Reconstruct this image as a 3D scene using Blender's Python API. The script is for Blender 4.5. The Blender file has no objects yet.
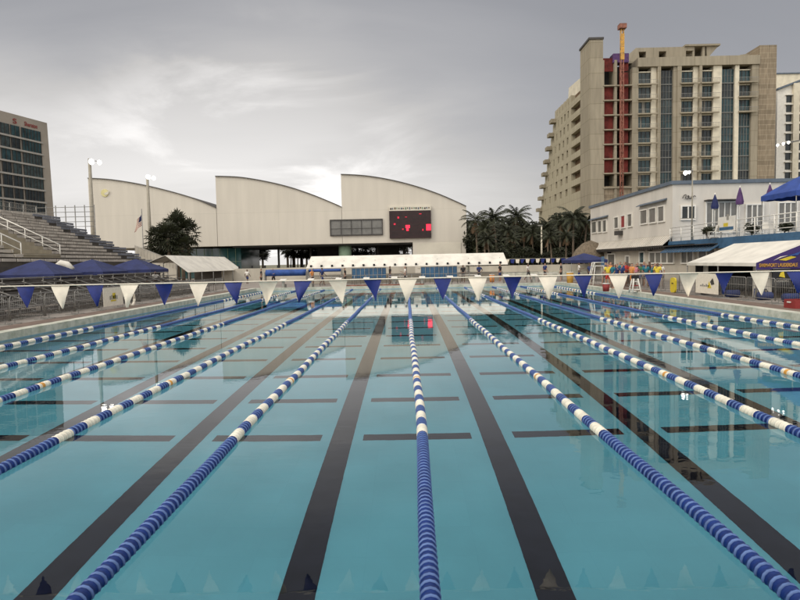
import bpy, bmesh, math, random
from mathutils import Vector, Matrix
random.seed(11)
R = math.radians
sc = bpy.context.scene
COL = sc.collection
# ------------------------------------------------------------------ camera
HC = 2.38
FPX = 600.0
ROLL = 0.02
YAW = math.atan(7.26/FPX)
PITCH = math.atan(37.86/FPX)
CP = Vector((0, 0, HC))
FWD = Vector((-math.sin(YAW)*math.cos(PITCH), math.cos(YAW)*math.cos(PITCH), -math.sin(PITCH)))
R0 = Vector((math.cos(YAW), math.sin(YAW), 0))
U0 = R0.cross(FWD)
RT = R0*math.cos(ROLL) - U0*math.sin(ROLL)
UP = R0*math.sin(ROLL) + U0*math.cos(ROLL)
cam = bpy.data.cameras.new('camera'); co = bpy.data.objects.new('camera', cam); COL.objects.link(co)
cam.sensor_width = 36; cam.lens = 27; cam.clip_end = 6000; cam.clip_start = 0.05
m = Matrix((RT, UP, -FWD)).transposed().to_4x4(); m.translation = CP
co.matrix_world = m
sc.camera = co

def ray(px, py): return FWD + RT*((px-400)/FPX) + UP*((300-py)/FPX)
def at(px, py, Y):
    d = ray(px, py); return CP + d*(Y/d.y)
def atX(px, py, X):
    d = ray(px, py); return CP + d*(X/d.x)

# ------------------------------------------------------------------ materials
def mat(name, col, rough=0.7, var=0.12, scale=3.0, bump=0.0, metal=0.0, spec=0.4, emit=0.0, detail=4, stretch=(1,1,1), col2=None, fac2=0.5, bscale=None):
    M = bpy.data.materials.new(name); M.use_nodes = True
    nt = M.node_tree; N = nt.nodes; L = nt.links; N.clear()
    out = N.new('ShaderNodeOutputMaterial'); b = N.new('ShaderNodeBsdfPrincipled')
    L.new(b.outputs[0], out.inputs[0])
    b.inputs['Roughness'].default_value = rough; b.inputs['Metallic'].default_value = metal
    b.inputs['Specular IOR Level'].default_value = spec
    c = (*col, 1)
    tc = N.new('ShaderNodeTexCoord'); mp = N.new('ShaderNodeMapping'); mp.inputs['Scale'].default_value = stretch
    L.new(tc.outputs['Object'], mp.inputs[0])
    if var > 0:
        n = N.new('ShaderNodeTexNoise'); n.inputs['Scale'].default_value = scale; n.inputs['Detail'].default_value = detail
        n.inputs['Roughness'].default_value = 0.6
        L.new(mp.outputs[0], n.inputs['Vector'])
        r = N.new('ShaderNodeValToRGB'); L.new(n.outputs['Fac'], r.inputs[0])
        lo = [max(0, x*(1-var)) for x in col]; hi = [min(1, x*(1+var)) for x in col]
        if col2: lo = list(col2)
        r.color_ramp.elements[0].position = 0.3; r.color_ramp.elements[0].color = (*lo, 1)
        r.color_ramp.elements[1].position = 0.3+0.4*fac2*1.0+0.1; r.color_ramp.elements[1].color = (*hi, 1)
        L.new(r.outputs[0], b.inputs['Base Color'])
    else:
        b.inputs['Base Color'].default_value = c
    if bump > 0:
        n2 = N.new('ShaderNodeTexNoise'); n2.inputs['Scale'].default_value = bscale or scale*4; n2.inputs['Detail'].default_value = 3
        L.new(mp.outputs[0], n2.inputs['Vector'])
        bp = N.new('ShaderNodeBump'); bp.inputs['Strength'].default_value = bump; bp.inputs['Distance'].default_value = 0.05
        L.new(n2.outputs['Fac'], bp.inputs['Height']); L.new(bp.outputs[0], b.inputs['Normal'])
    if emit > 0:
        b.inputs['Emission Color'].default_value = c; b.inputs['Emission Strength'].default_value = emit
    return M

def panel_mat(name, col, joint, bw, bh, mortar=0.02, rough=0.85, var=0.1, ns=0.4, off=0.0, axis='xz', streak=0.12):
    """large cast panels with thin joints and rain streaks"""
    M = mat(name, col, rough, 0, 1, spec=0.12)
    nt = M.node_tree; N = nt.nodes; L = nt.links; b = [n for n in N if n.type == 'BSDF_PRINCIPLED'][0]
    tc = N.new('ShaderNodeTexCoord'); sp = N.new('ShaderNodeSeparateXYZ'); cb = N.new('ShaderNodeCombineXYZ')
    L.new(tc.outputs['Object'], sp.inputs[0])
    L.new(sp.outputs[0 if axis[0] == 'x' else 1], cb.inputs[0]); L.new(sp.outputs[2 if axis[1] == 'z' else 1], cb.inputs[1])
    br = N.new('ShaderNodeTexBrick'); br.offset = off
    br.inputs['Scale'].default_value = 1; br.inputs['Brick Width'].default_value = bw; br.inputs['Row Height'].default_value = bh
    br.inputs['Mortar Size'].default_value = mortar; br.inputs['Mortar Smooth'].default_value = 0.2
    br.inputs['Color1'].default_value = (*col, 1); br.inputs['Color2'].default_value = (*[c*(1-var*0.6) for c in col], 1)
    br.inputs['Mortar'].default_value = (*joint, 1)
    L.new(cb.outputs[0], br.inputs['Vector'])
    mp = N.new('ShaderNodeMapping'); mp.inputs['Scale'].default_value = (1.2, 1.2, 0.15); L.new(tc.outputs['Object'], mp.inputs[0])
    n = N.new('ShaderNodeTexNoise'); n.inputs['Scale'].default_value = ns*2; n.inputs['Detail'].default_value = 6; L.new(mp.outputs[0], n.inputs['Vector'])
    rr = N.new('ShaderNodeMapRange'); rr.inputs[1].default_value = 0.35; rr.inputs[2].default_value = 0.7
    rr.inputs[3].default_value = 1-streak; rr.inputs[4].default_value = 1.04
    L.new(n.outputs['Fac'], rr.inputs[0])
    mx = N.new('ShaderNodeMix'); mx.data_type = 'RGBA'; mx.blend_type = 'MULTIPLY'; mx.inputs[0].default_value = 1
    L.new(br.outputs['Color'], mx.inputs[6]); L.new(rr.outputs[0], mx.inputs[7])
    L.new(mx.outputs[2], b.inputs['Base Color'])
    return M

MT = {}
MT['plaster'] = panel_mat('pool_plaster', (0.128, 0.42, 0.505), (0.120, 0.40, 0.485), 0.6, 0.6, 0.005, rough=0.9, var=0.05, ns=0.3, axis='xy', streak=0.10)
MT['line'] = mat('pool_line_tile', (0.009, 0.011, 0.018), 0.9, 0.3, 2.5, spec=0.0)
MT['tilewall'] = mat('pool_wall_tile', (0.22, 0.36, 0.42), 0.5, 0.15, 3)
MT['coping'] = mat('coping_stone', (0.46, 0.45, 0.38), 0.8, 0.25, 2.5, 0.2, col2=(0.33, 0.35, 0.27))
MT['deck'] = mat('deck_concrete', (0.24, 0.21, 0.18), 0.75, 0.2, 0.7, 0.15)
MT['reddeck'] = mat('deck_red_strip', (0.15, 0.105, 0.08), 0.8, 0.3, 1.5, 0.1)
MT['ground'] = mat('ground_grass_sand', (0.16, 0.15, 0.10), 0.95, 0.3, 0.05)
MT['navy'] = mat('float_navy', (0.006, 0.024, 0.13), 0.42, 0.3, 3, spec=0.25)
MT['rimblue'] = mat('float_rim_blue', (0.09, 0.15, 0.33), 0.45, 0.2, 9, spec=0.3)
MT['fwhite'] = mat('float_white', (0.72, 0.68, 0.56), 0.42, 0.15, 7, spec=0.4)
MT['forange'] = mat('float_orange', (0.62, 0.3, 0.05), 0.4, 0.1, 7)
MT['steel'] = mat('steel_cable', (0.45, 0.45, 0.46), 0.35, 0.1, 8, metal=0.9)
MT['hall'] = panel_mat('hall_stucco', (0.61, 0.565, 0.48), (0.53, 0.495, 0.415), 10.4, 5.4, 0.03, var=0.03, streak=0.04)
MT['hall2'] = mat('hall_white_panel', (0.60, 0.56, 0.46), 0.8, 0.06, 0.5)
MT['dark'] = mat('dark_metal_trim', (0.05, 0.045, 0.04), 0.6, 0.2, 3)
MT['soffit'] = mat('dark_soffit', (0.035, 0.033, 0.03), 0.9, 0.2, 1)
MT['teal'] = mat('teal_glass', (0.02, 0.07, 0.07), 0.12, 0.4, 0.3, spec=0.7)
MT['green'] = mat('green_painted_concrete', (0.17, 0.24, 0.16), 0.7, 0.2, 1)
MT['glass'] = mat('dark_window_glass', (0.016, 0.022, 0.024), 0.15, 0.5, 0.7, spec=0.3)
MT['glassb'] = mat('blue_window_glass', (0.018, 0.045, 0.05), 0.12, 0.6, 0.5, spec=0.3)
MT['glassg'] = mat('grey_window_glass', (0.13, 0.125, 0.11), 0.25, 0.25, 0.6, spec=0.6)
MT['curtain'] = mat('drawn_curtain', (0.20, 0.19, 0.16), 0.8, 0.3, 1.5)
MT['glassd'] = mat('teal_grey_glass', (0.035, 0.05, 0.05), 0.2, 0.5, 0.9, spec=0.3)  # dull teal-grey pane colour, picked at random among the windows
MT['conc'] = panel_mat('raw_concrete', (0.355, 0.31, 0.23), (0.22, 0.19, 0.13), 7.0, 3.05, 0.05, var=0.25, ns=0.8, streak=0.16)
MT['concs'] = panel_mat('side_concrete', (0.42, 0.375, 0.27), (0.30, 0.26, 0.19), 9.0, 3.05, 0.05, ns=0.7, streak=0.16, axis='yz')
MT['block'] = panel_mat('rough_block', (0.31, 0.25, 0.175), (0.36, 0.30, 0.215), 3.6, 1.02, 0.07, var=0.35, ns=1.6, off=0.5, streak=0.25)
MT['cream'] = mat('cream_render', (0.62, 0.565, 0.44), 0.85, 0.12, 0.8)
MT['yellowish'] = mat('primed_wall', (0.60, 0.54, 0.27), 0.85, 0.15, 1.0)
MT['rust'] = mat('rust_red_mesh', (0.12, 0.018, 0.013), 0.85, 0.5, 0.9, detail=8)
MT['rust2'] = mat('hoist_red_steel', (0.22, 0.09, 0.06), 0.7, 0.4, 2)
MT['yellow'] = mat('yellow_paint', (0.50, 0.27, 0.05), 0.5, 0.2, 2)
MT['pyellow'] = mat('yellow_plastic', (0.62, 0.48, 0.03), 0.45, 0.1, 3)
MT['purple'] = mat('purple_sheet', (0.085, 0.04, 0.12), 0.8, 0.3, 2)
MT['railgrey'] = mat('painted_rail', (0.30, 0.285, 0.25), 0.5, 0.15, 5, metal=0.2)
MT['galv'] = mat('galvanised_steel', (0.23, 0.22, 0.20), 0.5, 0.2, 8, metal=0.3)
MT['mull'] = mat('grey_mullion', (0.15, 0.15, 0.135), 0.5, 0.1, 3)
MT['polegrey'] = mat('pole_paint', (0.30, 0.27, 0.21), 0.6, 0.12, 2)
MT['hotel'] = mat('hotel_render', (0.33, 0.29, 0.245), 0.85, 0.1, 0.15)
MT['hotelslab'] = mat('hotel_slab', (0.36, 0.34, 0.31), 0.85, 0.1, 0.5)
MT['red'] = mat('red_sign', (0.24, 0.028, 0.025), 0.6, 0.1, 1)
MT['white'] = mat('white_paint', (0.70, 0.67, 0.60), 0.6, 0.08, 2)
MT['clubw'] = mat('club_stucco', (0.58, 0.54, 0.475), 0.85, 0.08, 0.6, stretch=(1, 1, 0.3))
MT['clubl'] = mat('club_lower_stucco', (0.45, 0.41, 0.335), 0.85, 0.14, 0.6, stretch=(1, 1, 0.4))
MT['clubblue'] = mat('club_blue_trim', (0.04, 0.105, 0.19), 0.6, 0.2, 1.5)
MT['slate'] = mat('slate_blue_trim', (0.10, 0.125, 0.155), 0.6, 0.15, 1.5)
MT['tarp'] = mat('white_tarpaulin', (0.66, 0.62, 0.535), 0.6, 0.14, 0.9, 0.35, bscale=2.0)
MT['blue'] = mat('blue_canopy_fabric', (0.015, 0.022, 0.085), 0.7, 0.25, 1.5, 0.3, bscale=5)
MT['blue2'] = mat('bright_blue_canopy', (0.02, 0.055, 0.24), 0.6, 0.2, 1.5, 0.3, bscale=5)
MT['bluecov'] = mat('blue_cover_fabric', (0.02, 0.06, 0.22), 0.6, 0.35, 2.5, 0.4, bscale=6)
MT['bluewin'] = mat('blue_panel', (0.03, 0.09, 0.17), 0.4, 0.35, 1.2)
MT['purp'] = mat('purple_tent_fabric', (0.035, 0.018, 0.11), 0.65, 0.2, 1.5, 0.2, bscale=5)
MT['pwhite'] = mat('pennant_white', (0.74, 0.68, 0.56), 0.6, 0.08, 8)
MT['pblue'] = mat('pennant_blue', (0.010, 0.022, 0.15), 0.5, 0.2, 8)
MT['black'] = mat('black_fabric', (0.012, 0.012, 0.014), 0.7, 0.2, 3)
MT['screen'] = mat('led_board_black', (0.022, 0.008, 0.008), 0.5, 0.3, 1.5)
MT['led'] = mat('led_red', (1.0, 0.02, 0.05), 0.5, 0, emit=1.6)
MT['led2'] = mat('led_red_dim', (0.6, 0.02, 0.05), 0.5, 0, emit=0.45)
MT['lamp'] = mat('lamp_lit', (1.0, 0.97, 0.9), 0.5, 0, emit=7)
MT['bench'] = mat('weathered_bench', (0.40, 0.36, 0.31), 0.7, 0.3, 0.8)
MT['benchb'] = mat('blue_grey_bench', (0.14, 0.145, 0.165), 0.7, 0.3, 0.8)
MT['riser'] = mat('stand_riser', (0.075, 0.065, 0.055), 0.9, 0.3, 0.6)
MT['alu'] = mat('dull_aluminium', (0.12, 0.11, 0.10), 0.6, 0.3, 2, metal=0.3)
MT['trunk'] = mat('palm_bark', (0.13, 0.10, 0.07), 0.9, 0.3, 6, 0.4)
MT['leafd'] = mat('palm_leaf_dark', (0.022, 0.025, 0.010), 0.6, 0.45, 1.2)
MT['leafm'] = mat('palm_leaf', (0.028, 0.031, 0.013), 0.6, 0.4, 1.5)
MT['leafb'] = mat('broad_leaf', (0.022, 0.025, 0.010), 0.65, 0.5, 0.7)
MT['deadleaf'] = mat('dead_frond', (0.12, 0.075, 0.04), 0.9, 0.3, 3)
MT['thatch'] = mat('thatch', (0.14, 0.11, 0.075), 0.95, 0.4, 5, 0.5)
MT['skin'] = mat('skin', (0.38, 0.22, 0.15), 0.6, 0.05, 5)
MT['skin2'] = mat('skin_dark', (0.14, 0.08, 0.055), 0.6, 0.05, 5)
MT['hair'] = mat('dark_hair', (0.02, 0.015, 0.012), 0.7, 0.2, 20)
CL = {'navy': (0.02, 0.035, 0.12), 'teal': (0.02, 0.15, 0.19), 'red': (0.42, 0.04, 0.03), 'orange': (0.6, 0.24, 0.07),
      'yellow': (0.65, 0.5, 0.05), 'white': (0.65, 0.62, 0.56), 'black': (0.02, 0.02, 0.022), 'green': (0.05, 0.15, 0.07), 'pink': (0.55, 0.2, 0.25)}
for k, v in CL.items(): MT['c_'+k] = mat(k+'_cloth', v, 0.85, 0.15, 8)

# ------------------------------------------------------------------ object helpers
BASE = {}
def link(o): COL.objects.link(o); return o
def tag(o, label=None, cat=None, group=None, kind=None):
    if label: o['label'] = label
    if cat: o['category'] = cat
    if group: o['group'] = group
    if kind: o['kind'] = kind
    return o
def thing(name, label, cat, loc=(0, 0, 0), group=None):
    o = bpy.data.objects.new(name, None); link(o); o.location = loc; o.empty_display_size = 0.3
    BASE[o.name] = Vector(loc)
    return tag(o, label, cat, group)
class MB:
    def __init__(s): s.v = []; s.f = []; s.mi = []; s.sm = []
    def add(s, vs, fs, mi=0, smooth=False):
        o = len(s.v); s.v += [Vector(v) for v in vs]
        for f in fs: s.f.append([i+o for i in f]); s.mi.append(mi); s.sm.append(smooth)
        return s
    def box(s, a, b, mi=0):
        x0, y0, z0 = [min(p, q) for p, q in zip(a, b)]; x1, y1, z1 = [max(p, q) for p, q in zip(a, b)]
        return s.add([(x0,y0,z0),(x1,y0,z0),(x1,y1,z0),(x0,y1,z0),(x0,y0,z1),(x1,y0,z1),(x1,y1,z1),(x0,y1,z1)],
              [(0,3,2,1),(4,5,6,7),(0,1,5,4),(1,2,6,5),(2,3,7,6),(3,0,4,7)], mi)
    def prism(s, pts, d, mi=0):
        """pts: coplanar outline, extruded by vector d"""
        n = len(pts); d = Vector(d); P = [Vector(p) for p in pts]
        return s.add(P+[p+d for p in P], [list(range(n))[::-1], list(range(n, 2*n))]+[(i, (i+1) % n, n+(i+1) % n, n+i) for i in range(n)], mi)
    def tube(s, pts, r, n=8, mi=0, r2=None, cap=True):
        P = [Vector(p) for p in pts]; k = len(P); vs = []; fs = []
        for i, p in enumerate(P):
            t = (P[min(i+1, k-1)]-P[max(i-1, 0)]).normalized()
            a = t.cross(Vector((0, 0, 1)) if abs(t.z) < 0.9 else Vector((1, 0, 0))).normalized(); b = t.cross(a)
            rr = r if r2 is None else r+(r2-r)*i/(k-1)
            for j in range(n):
                q = 2*math.pi*j/n; vs.append(p+a*math.cos(q)*rr+b*math.sin(q)*rr)
        for i in range(k-1):
            for j in range(n): fs.append((i*n+j, i*n+(j+1) % n, (i+1)*n+(j+1) % n, (i+1)*n+j))
        if cap: fs += [tuple(range(n))[::-1], tuple(range((k-1)*n, k*n))]
        return s.add(vs, fs, mi, True)
    def build(s, name, m, parent=None, local=False):
        me = bpy.data.meshes.new(name)
        off = Vector((0, 0, 0)); loc = None
        if not local:
            if parent is not None: off = BASE[parent.name]
            elif s.v:
                xs = [v.x for v in s.v]; ys = [v.y for v in s.v]; zs = [v.z for v in s.v]
                off = Vector(((min(xs)+max(xs))/2, (min(ys)+max(ys))/2, min(zs))); loc = off
        me.from_pydata([v-off for v in s.v], [], s.f); 
        for x in (m if isinstance(m, (list, tuple)) else [m]): me.materials.append(MT[x])
        me.polygons.foreach_set('material_index', s.mi); me.polygons.foreach_set('use_smooth', s.sm)
        me.update()
        o = bpy.data.objects.new(name, me); link(o)
        if parent is not None: o.parent = parent; BASE[o.name] = off
        elif loc is not None: o.location = loc; BASE[o.name] = loc
        else: BASE[o.name] = Vector((0, 0, 0))
        return o
def kids(o): return [c for c in list(bpy.data.objects) if c.parent == o]
def copy_tree(o, loc=None, rz=None, scale=None, label=None, parent=None, group=None):
    c = o.copy(); link(c)
    if parent: c.parent = parent
    if loc is not None: c.location = loc
    if rz is not None: c.rotation_euler[2] = rz
    if scale is not None: c.scale = scale if hasattr(scale, '__len__') else (scale,)*3
    if label: c['label'] = label
    if group: c['group'] = group
    for ch in o.children: copy_tree(ch, parent=c)
    return c
def textmesh(body, size, ext=0.01):
    cu = bpy.data.curves.new('t', 'FONT'); cu.body = body; cu.size = size; cu.extrude = ext; cu.align_x = 'CENTER'; cu.align_y = 'CENTER'; cu.offset = size*0.015
    t = bpy.data.objects.new('t', cu); COL.objects.link(t); bpy.context.view_layer.update()
    me = bpy.data.meshes.new_from_object(t.evaluated_get(bpy.context.evaluated_depsgraph_get()))
    bpy.data.objects.remove(t); return me
def lettering(name, body, size, m, parent, origin, right, up, width=None):
    me = textmesh(body, size); right = Vector(right).normalized(); up = Vector(up).normalized(); nn = right.cross(up)
    xs = [v.co.x for v in me.vertices]; w = max(xs)-min(xs)
    k = (width/w) if width else 1
    mm = Matrix((right*k, up, nn)).transposed().to_4x4(); mm.translation = Vector(origin)-BASE[parent.name]
    me.transform(mm); me.materials.clear(); me.materials.append(MT[m])
    o = bpy.data.objects.new(name, me); link(o); o.parent = parent; BASE[o.name] = BASE[parent.name]; return o
ORD = ['nearest', 'second', 'third', 'fourth', 'fifth', 'sixth', 'seventh', 'eighth', 'ninth', 'tenth', 'eleventh', 'twelfth', 'thirteenth', 'fourteenth', 'fifteenth', 'sixteenth', 'seventeenth', 'eighteenth', 'nineteenth', 'twentieth']
def nth(i, first='leftmost', frm='from the left'): return first if i == 0 else ORD[i]+' '+frm

# ------------------------------------------------------------------ pool, ground, water
PX0, PX1, PY0, PY1 = -13.5, 13.7, 3.48, 53.5
def ring(name, x0, x1, y0, y1, X0, X1, Y0, Y1, z, m, th=0.0):
    b = MB()
    if th:
        for a, c in (((X0, Y0, z-th), (X1, y0, z)), ((X0, y1, z-th), (X1, Y1, z)), ((X0, y0, z-th), (x0, y1, z)), ((x1, y0, z-th), (X1, y1, z))): b.box(a, c)
    else:
        b.add([(X0,Y0,z),(X1,Y0,z),(X1,Y1,z),(X0,Y1,z),(x0,y0,z),(x1,y0,z),(x1,y1,z),(x0,y1,z)], [(0,1,5,4),(1,2,6,5),(2,3,7,6),(3,0,4,7)])
    return tag(b.build(name, m), kind='structure')
DZ = 0.30
CW = 0.5
ring('ground', PX0-5, PX1+5, PY0-4, PY1+5, -2500, 2500, -300, 4000, 0.24, 'ground')
ring('pool_deck', PX0-CW, PX1+CW, PY0-CW, PY1+CW, -60, 60, -20, 135, DZ-0.02, 'deck')
ring('pool_coping', PX0, PX1, PY0, PY1, PX0-CW, PX1+CW, PY0-CW, PY1+CW, DZ, 'coping', 0.26)
MB().box((PX0-1.6, 0, DZ-0.018), (PX0-CW-0.01, 54, DZ-0.014)).build('deck_strip', 'reddeck')['kind'] = 'structure'
MB().box((PX1+CW+.01, 0, DZ-0.018), (PX1+1.7, 54, DZ-0.014)).build('deck_strip', 'reddeck')['kind'] = 'structure'
FZ = -1.75
b = MB(); b.add([(PX0,PY0,FZ),(PX1,PY0,FZ),(PX1,PY1,FZ),(PX0,PY1,FZ)], [(0,1,2,3)])
tag(b.build('pool_floor', 'plaster'), kind='structure')
b = MB(); e = 0.004; zt = DZ-0.26
b.add([(PX0,PY0,FZ),(PX1,PY0,FZ),(PX1,PY1,FZ),(PX0,PY1,FZ),(PX0,PY0,zt),(PX1,PY0,zt),(PX1,PY1,zt),(PX0,PY1,zt)], [(0,4,5,1),(1,5,6,2),(2,6,7,3),(3,7,4,0)])
tag(b.build('pool_walls', 'tilewall'), kind='structure')
b = MB()
LX = [0.12+2.5*(k+0.5) for k in range(-6, 6)]
LX = [x for x in LX if PX0+0.6 < x < PX1-0.6]
for x in LX: b.add([(x-.18, PY0+1.5, FZ+.004), (x+.18, PY0+1.5, FZ+.004), (x+.18, PY1-1.5, FZ+.004), (x-.18, PY1-1.5, FZ+.004)], [(0,1,2,3)])
y = 9.86
while y < PY1-1:
    for k in range(-5, 6):
        x = 0.12+2.5*k
        b.add([(x-.90, y-.15, FZ+.004), (x+.90, y-.15, FZ+.004), (x+.90, y+.15, FZ+.004), (x-.90, y+.15, FZ+.004)], [(0,1,2,3)])
    y += 2.286
tag(b.build('pool_lane_marking', 'line'), kind='structure')
# water
M = bpy.data.materials.new('water'); M.use_nodes = True; nt = M.node_tree; N = nt.nodes; L = nt.links; N.clear()
out = N.new('ShaderNodeOutputMaterial'); gl = N.new('ShaderNodeBsdfPrincipled')
gl.inputs['Base Color'].default_value = (0.93, 0.985, 1, 1); gl.inputs['Roughness'].default_value = 0.0; gl.inputs['IOR'].default_value = 1.333
gl.inputs['Transmission Weight'].default_value = 1.0
tc = N.new('ShaderNodeTexCoord'); mp = N.new('ShaderNodeMapping'); mp.inputs['Scale'].default_value = (0.7, 1.25, 1)
L.new(tc.outputs['Object'], mp.inputs[0])
n1 = N.new('ShaderNodeTexNoise'); n1.inputs['Scale'].default_value = 1.3; n1.inputs['Detail'].default_value = 2.5
n2 = N.new('ShaderNodeTexNoise'); n2.inputs['Scale'].default_value = 0.22; n2.inputs['Detail'].default_value = 1
L.new(mp.outputs[0], n1.inputs['Vector']); L.new(mp.outputs[0], n2.inputs['Vector'])
n3 = N.new('ShaderNodeTexNoise'); n3.inputs['Scale'].default_value = 0.12; L.new(mp.outputs[0], n3.inputs['Vector'])
mr = N.new('ShaderNodeMapRange'); mr.inputs[1].default_value = 0.42; mr.inputs[2].default_value = 0.62; mr.inputs[3].default_value = 0.15; mr.inputs[4].default_value = 1.0
L.new(n3.outputs['Fac'], mr.inputs[0])
mu = N.new('ShaderNodeMath'); mu.operation = 'MULTIPLY'; L.new(n1.outputs['Fac'], mu.inputs[0]); L.new(mr.outputs[0], mu.inputs[1])
n4 = N.new('ShaderNodeTexNoise'); n4.inputs['Scale'].default_value = 6.5; n4.inputs['Detail'].default_value = 2; L.new(mp.outputs[0], n4.inputs['Vector'])
mu4 = N.new('ShaderNodeMath'); mu4.operation = 'MULTIPLY_ADD'; mu4.inputs[1].default_value = 0.14; L.new(n4.outputs['Fac'], mu4.inputs[0]); L.new(mu.outputs[0], mu4.inputs[2])
ad = N.new('ShaderNodeMath'); ad.operation = 'MULTIPLY_ADD'; ad.inputs[1].default_value = 2.2; L.new(n2.outputs['Fac'], ad.inputs[0]); L.new(mu4.outputs[0], ad.inputs[2])
bp = N.new('ShaderNodeBump'); bp.inputs['Strength'].default_value = 1.0; bp.inputs['Distance'].default_value = 0.0030
L.new(ad.outputs[0], bp.inputs['Height']); L.new(bp.outputs[0], gl.inputs['Normal']); L.new(gl.outputs[0], out.inputs[0])
MT['water'] = M
b = MB(); b.add([(PX0+e,PY0+e,0),(PX1-e,PY0+e,0),(PX1-e,PY1-e,0),(PX0+e,PY1-e,0)], [(0,1,2,3)])
tag(b.build('pool_water', 'water'), kind='structure')

# ------------------------------------------------------------------ lane ropes
def rope_mesh(seed):
    rnd = random.Random(seed); b = MB(); pitch = 0.094; n = 12
    y = PY0+0.12; i = 0; ph = rnd.random()*0.2
    A = rnd.uniform(0.03, 0.09); B = rnd.uniform(0, 6); Cc = rnd.uniform(0.010, 0.022)
    cx = lambda yy: A*math.sin((yy-PY0)*math.pi/50)*(1 if seed % 2 else -1) + Cc*math.sin(yy*0.9+B)
    if seed == 5: cx = lambda yy: 0.05*math.sin(min(1, (yy-PY0)/14)*math.pi) + 0.008*math.sin(yy*0.9)
    start, e1, s2, e2 = 7.95+rnd.uniform(-.1, .1), 23.8+rnd.uniform(-.3, .3), 40+rnd.uniform(-.3, .3), 50.5
    alt0 = 0
    ringc = [math.cos(2*math.pi*j/n) for j in range(n)], [math.sin(2*math.pi*j/n) for j in range(n)]
    while y < PY1-0.2:
        if start < y < e1: c = 0 if int((y-start)/0.376) % 2 else 2
        elif s2 < y < e2: c = 0 if int((y-s2)/0.376) % 2 else 2
        else: c = 0
        if abs(y-11.9) < 0.06 or abs(y-45.1) < 0.06: c = 3
        z = 0.022+0.004*math.sin(y*2.1+B)
        prof = [(0, .030), (.004, .073), (.016, .079), (.024, .070), (.070, .068), (.080, .074), (.088, .070), (.092, .030)]
        o = len(b.v)
        tilt = rnd.uniform(-.02, .02)
        for (dy, r) in prof:
            for j in range(n):
                b.v.append(Vector((cx(y+dy)+ringc[0][j]*r, y+dy+tilt*ringc[0][j]*r, z+ringc[1][j]*r)))
        for k in range(len(prof)-1):
            for j in range(n):
                b.f.append([o+k*n+j, o+k*n+(j+1) % n, o+(k+1)*n+(j+1) % n, o+(k+1)*n+j])
                b.mi.append((1 if (c == 0 and k in (0, 1)) else c)); b.sm.append(k not in (2,))
        y += pitch
    return b, cx
for k in range(-5, 6):
    x = 0.12+2.5*k
    side = 'centre lane rope running away from the camera, blue then banded white and blue' if k == 0 else \
        ('%s lane rope to the %s of the centre one, blue and white banded floats' % (['', 'first', 'second', 'third', 'fourth', 'outermost'][abs(k)], 'left' if k < 0 else 'right'))
    t = thing('lane_rope', side, 'lane rope', (x, PY0, 0), 'lane ropes floating along the pool')
    b, cx = rope_mesh(k+5)
    for i, v in enumerate(b.v): b.v[i] = v-Vector((0, PY0, 0))
    b.build('float_string', ['navy', 'rimblue', 'fwhite', 'forange'], t, local=True)
    c = MB().tube([(cx(PY0+0.13+i*(PY1-PY0-.2)/30), 0.002+i*(PY1-PY0-.004)/30, 0.024 if 0 < i < 30 else .06) for i in range(31)], 0.012, 5)
    c.build('cable', 'steel', t, local=True)

# ------------------------------------------------------------------ backstroke flag line
FY, FZL = 8.02, 2.16
t = thing('flag_line', 'line of alternating white and blue pennants strung across the near end of the pool', 'flag line', (0, FY, 0))
b = MB(); sag = lambda x: FZL-0.0*x
b.tube([(-14.8+i*29.8/40, FY, sag(0)) for i in range(41)], 0.008, 5); b.build('rope', 'pwhite', t)
for s in (-14.8, 15.0):
    MB().tube([(s, FY, DZ-.02), (s, FY, FZL+.12)], 0.035, 10).build('post', 'galv', t)
pn = random.Random(4)
for i in range(-30, 31):
    x = at(407.5+35*0, 280, FY).x + i*0.468
    if abs(x) > 13.9: continue
    w = 0.126; h = 0.312; tw = pn.gauss(0, 0.2) if i % 2 == 0 else pn.gauss(0, 0.45); wh = (i % 2 == 0)
    if not wh: w *= 0.93; h *= .93
    if i < -3 and not wh: tw += 0.5
    sw = pn.gauss(0, .02); bow = pn.uniform(-.08, .08)
    vs = []; fs = []; nr = 7
    ca, sa = math.cos(tw), math.sin(tw)
    for r in range(nr+1):
        q = r/nr; hw = w*(1-q)+.004
        for s in (-1, -.33, .33, 1):
            off = bow*math.sin(q*2.2)*(1-s*s*.5)+ .012*math.sin(s*4+i)*q
            a2 = q*1.0  # twist grows towards the tip
            cc, ss = math.cos(tw*a2), math.sin(tw*a2)
            vs.append((x+s*hw*cc+sw*q - off*ss, FY+s*hw*ss+off*cc+.010, sag(x)-.004-q*h))
    for r in range(nr):
        for s in range(3): fs.append((r*4+s, r*4+s+1, r*4+s+5, r*4+s+4))
    vs2 = [(a, bb+.0025, c) for a, bb, c in vs]; nv = len(vs)
    fs2 = [tuple(nv+q for q in f[::-1]) for f in fs]
    o = MB().add(vs+vs2, fs+fs2, 0, True).build('pennant', 'pwhite' if wh else 'pblue', t)

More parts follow.
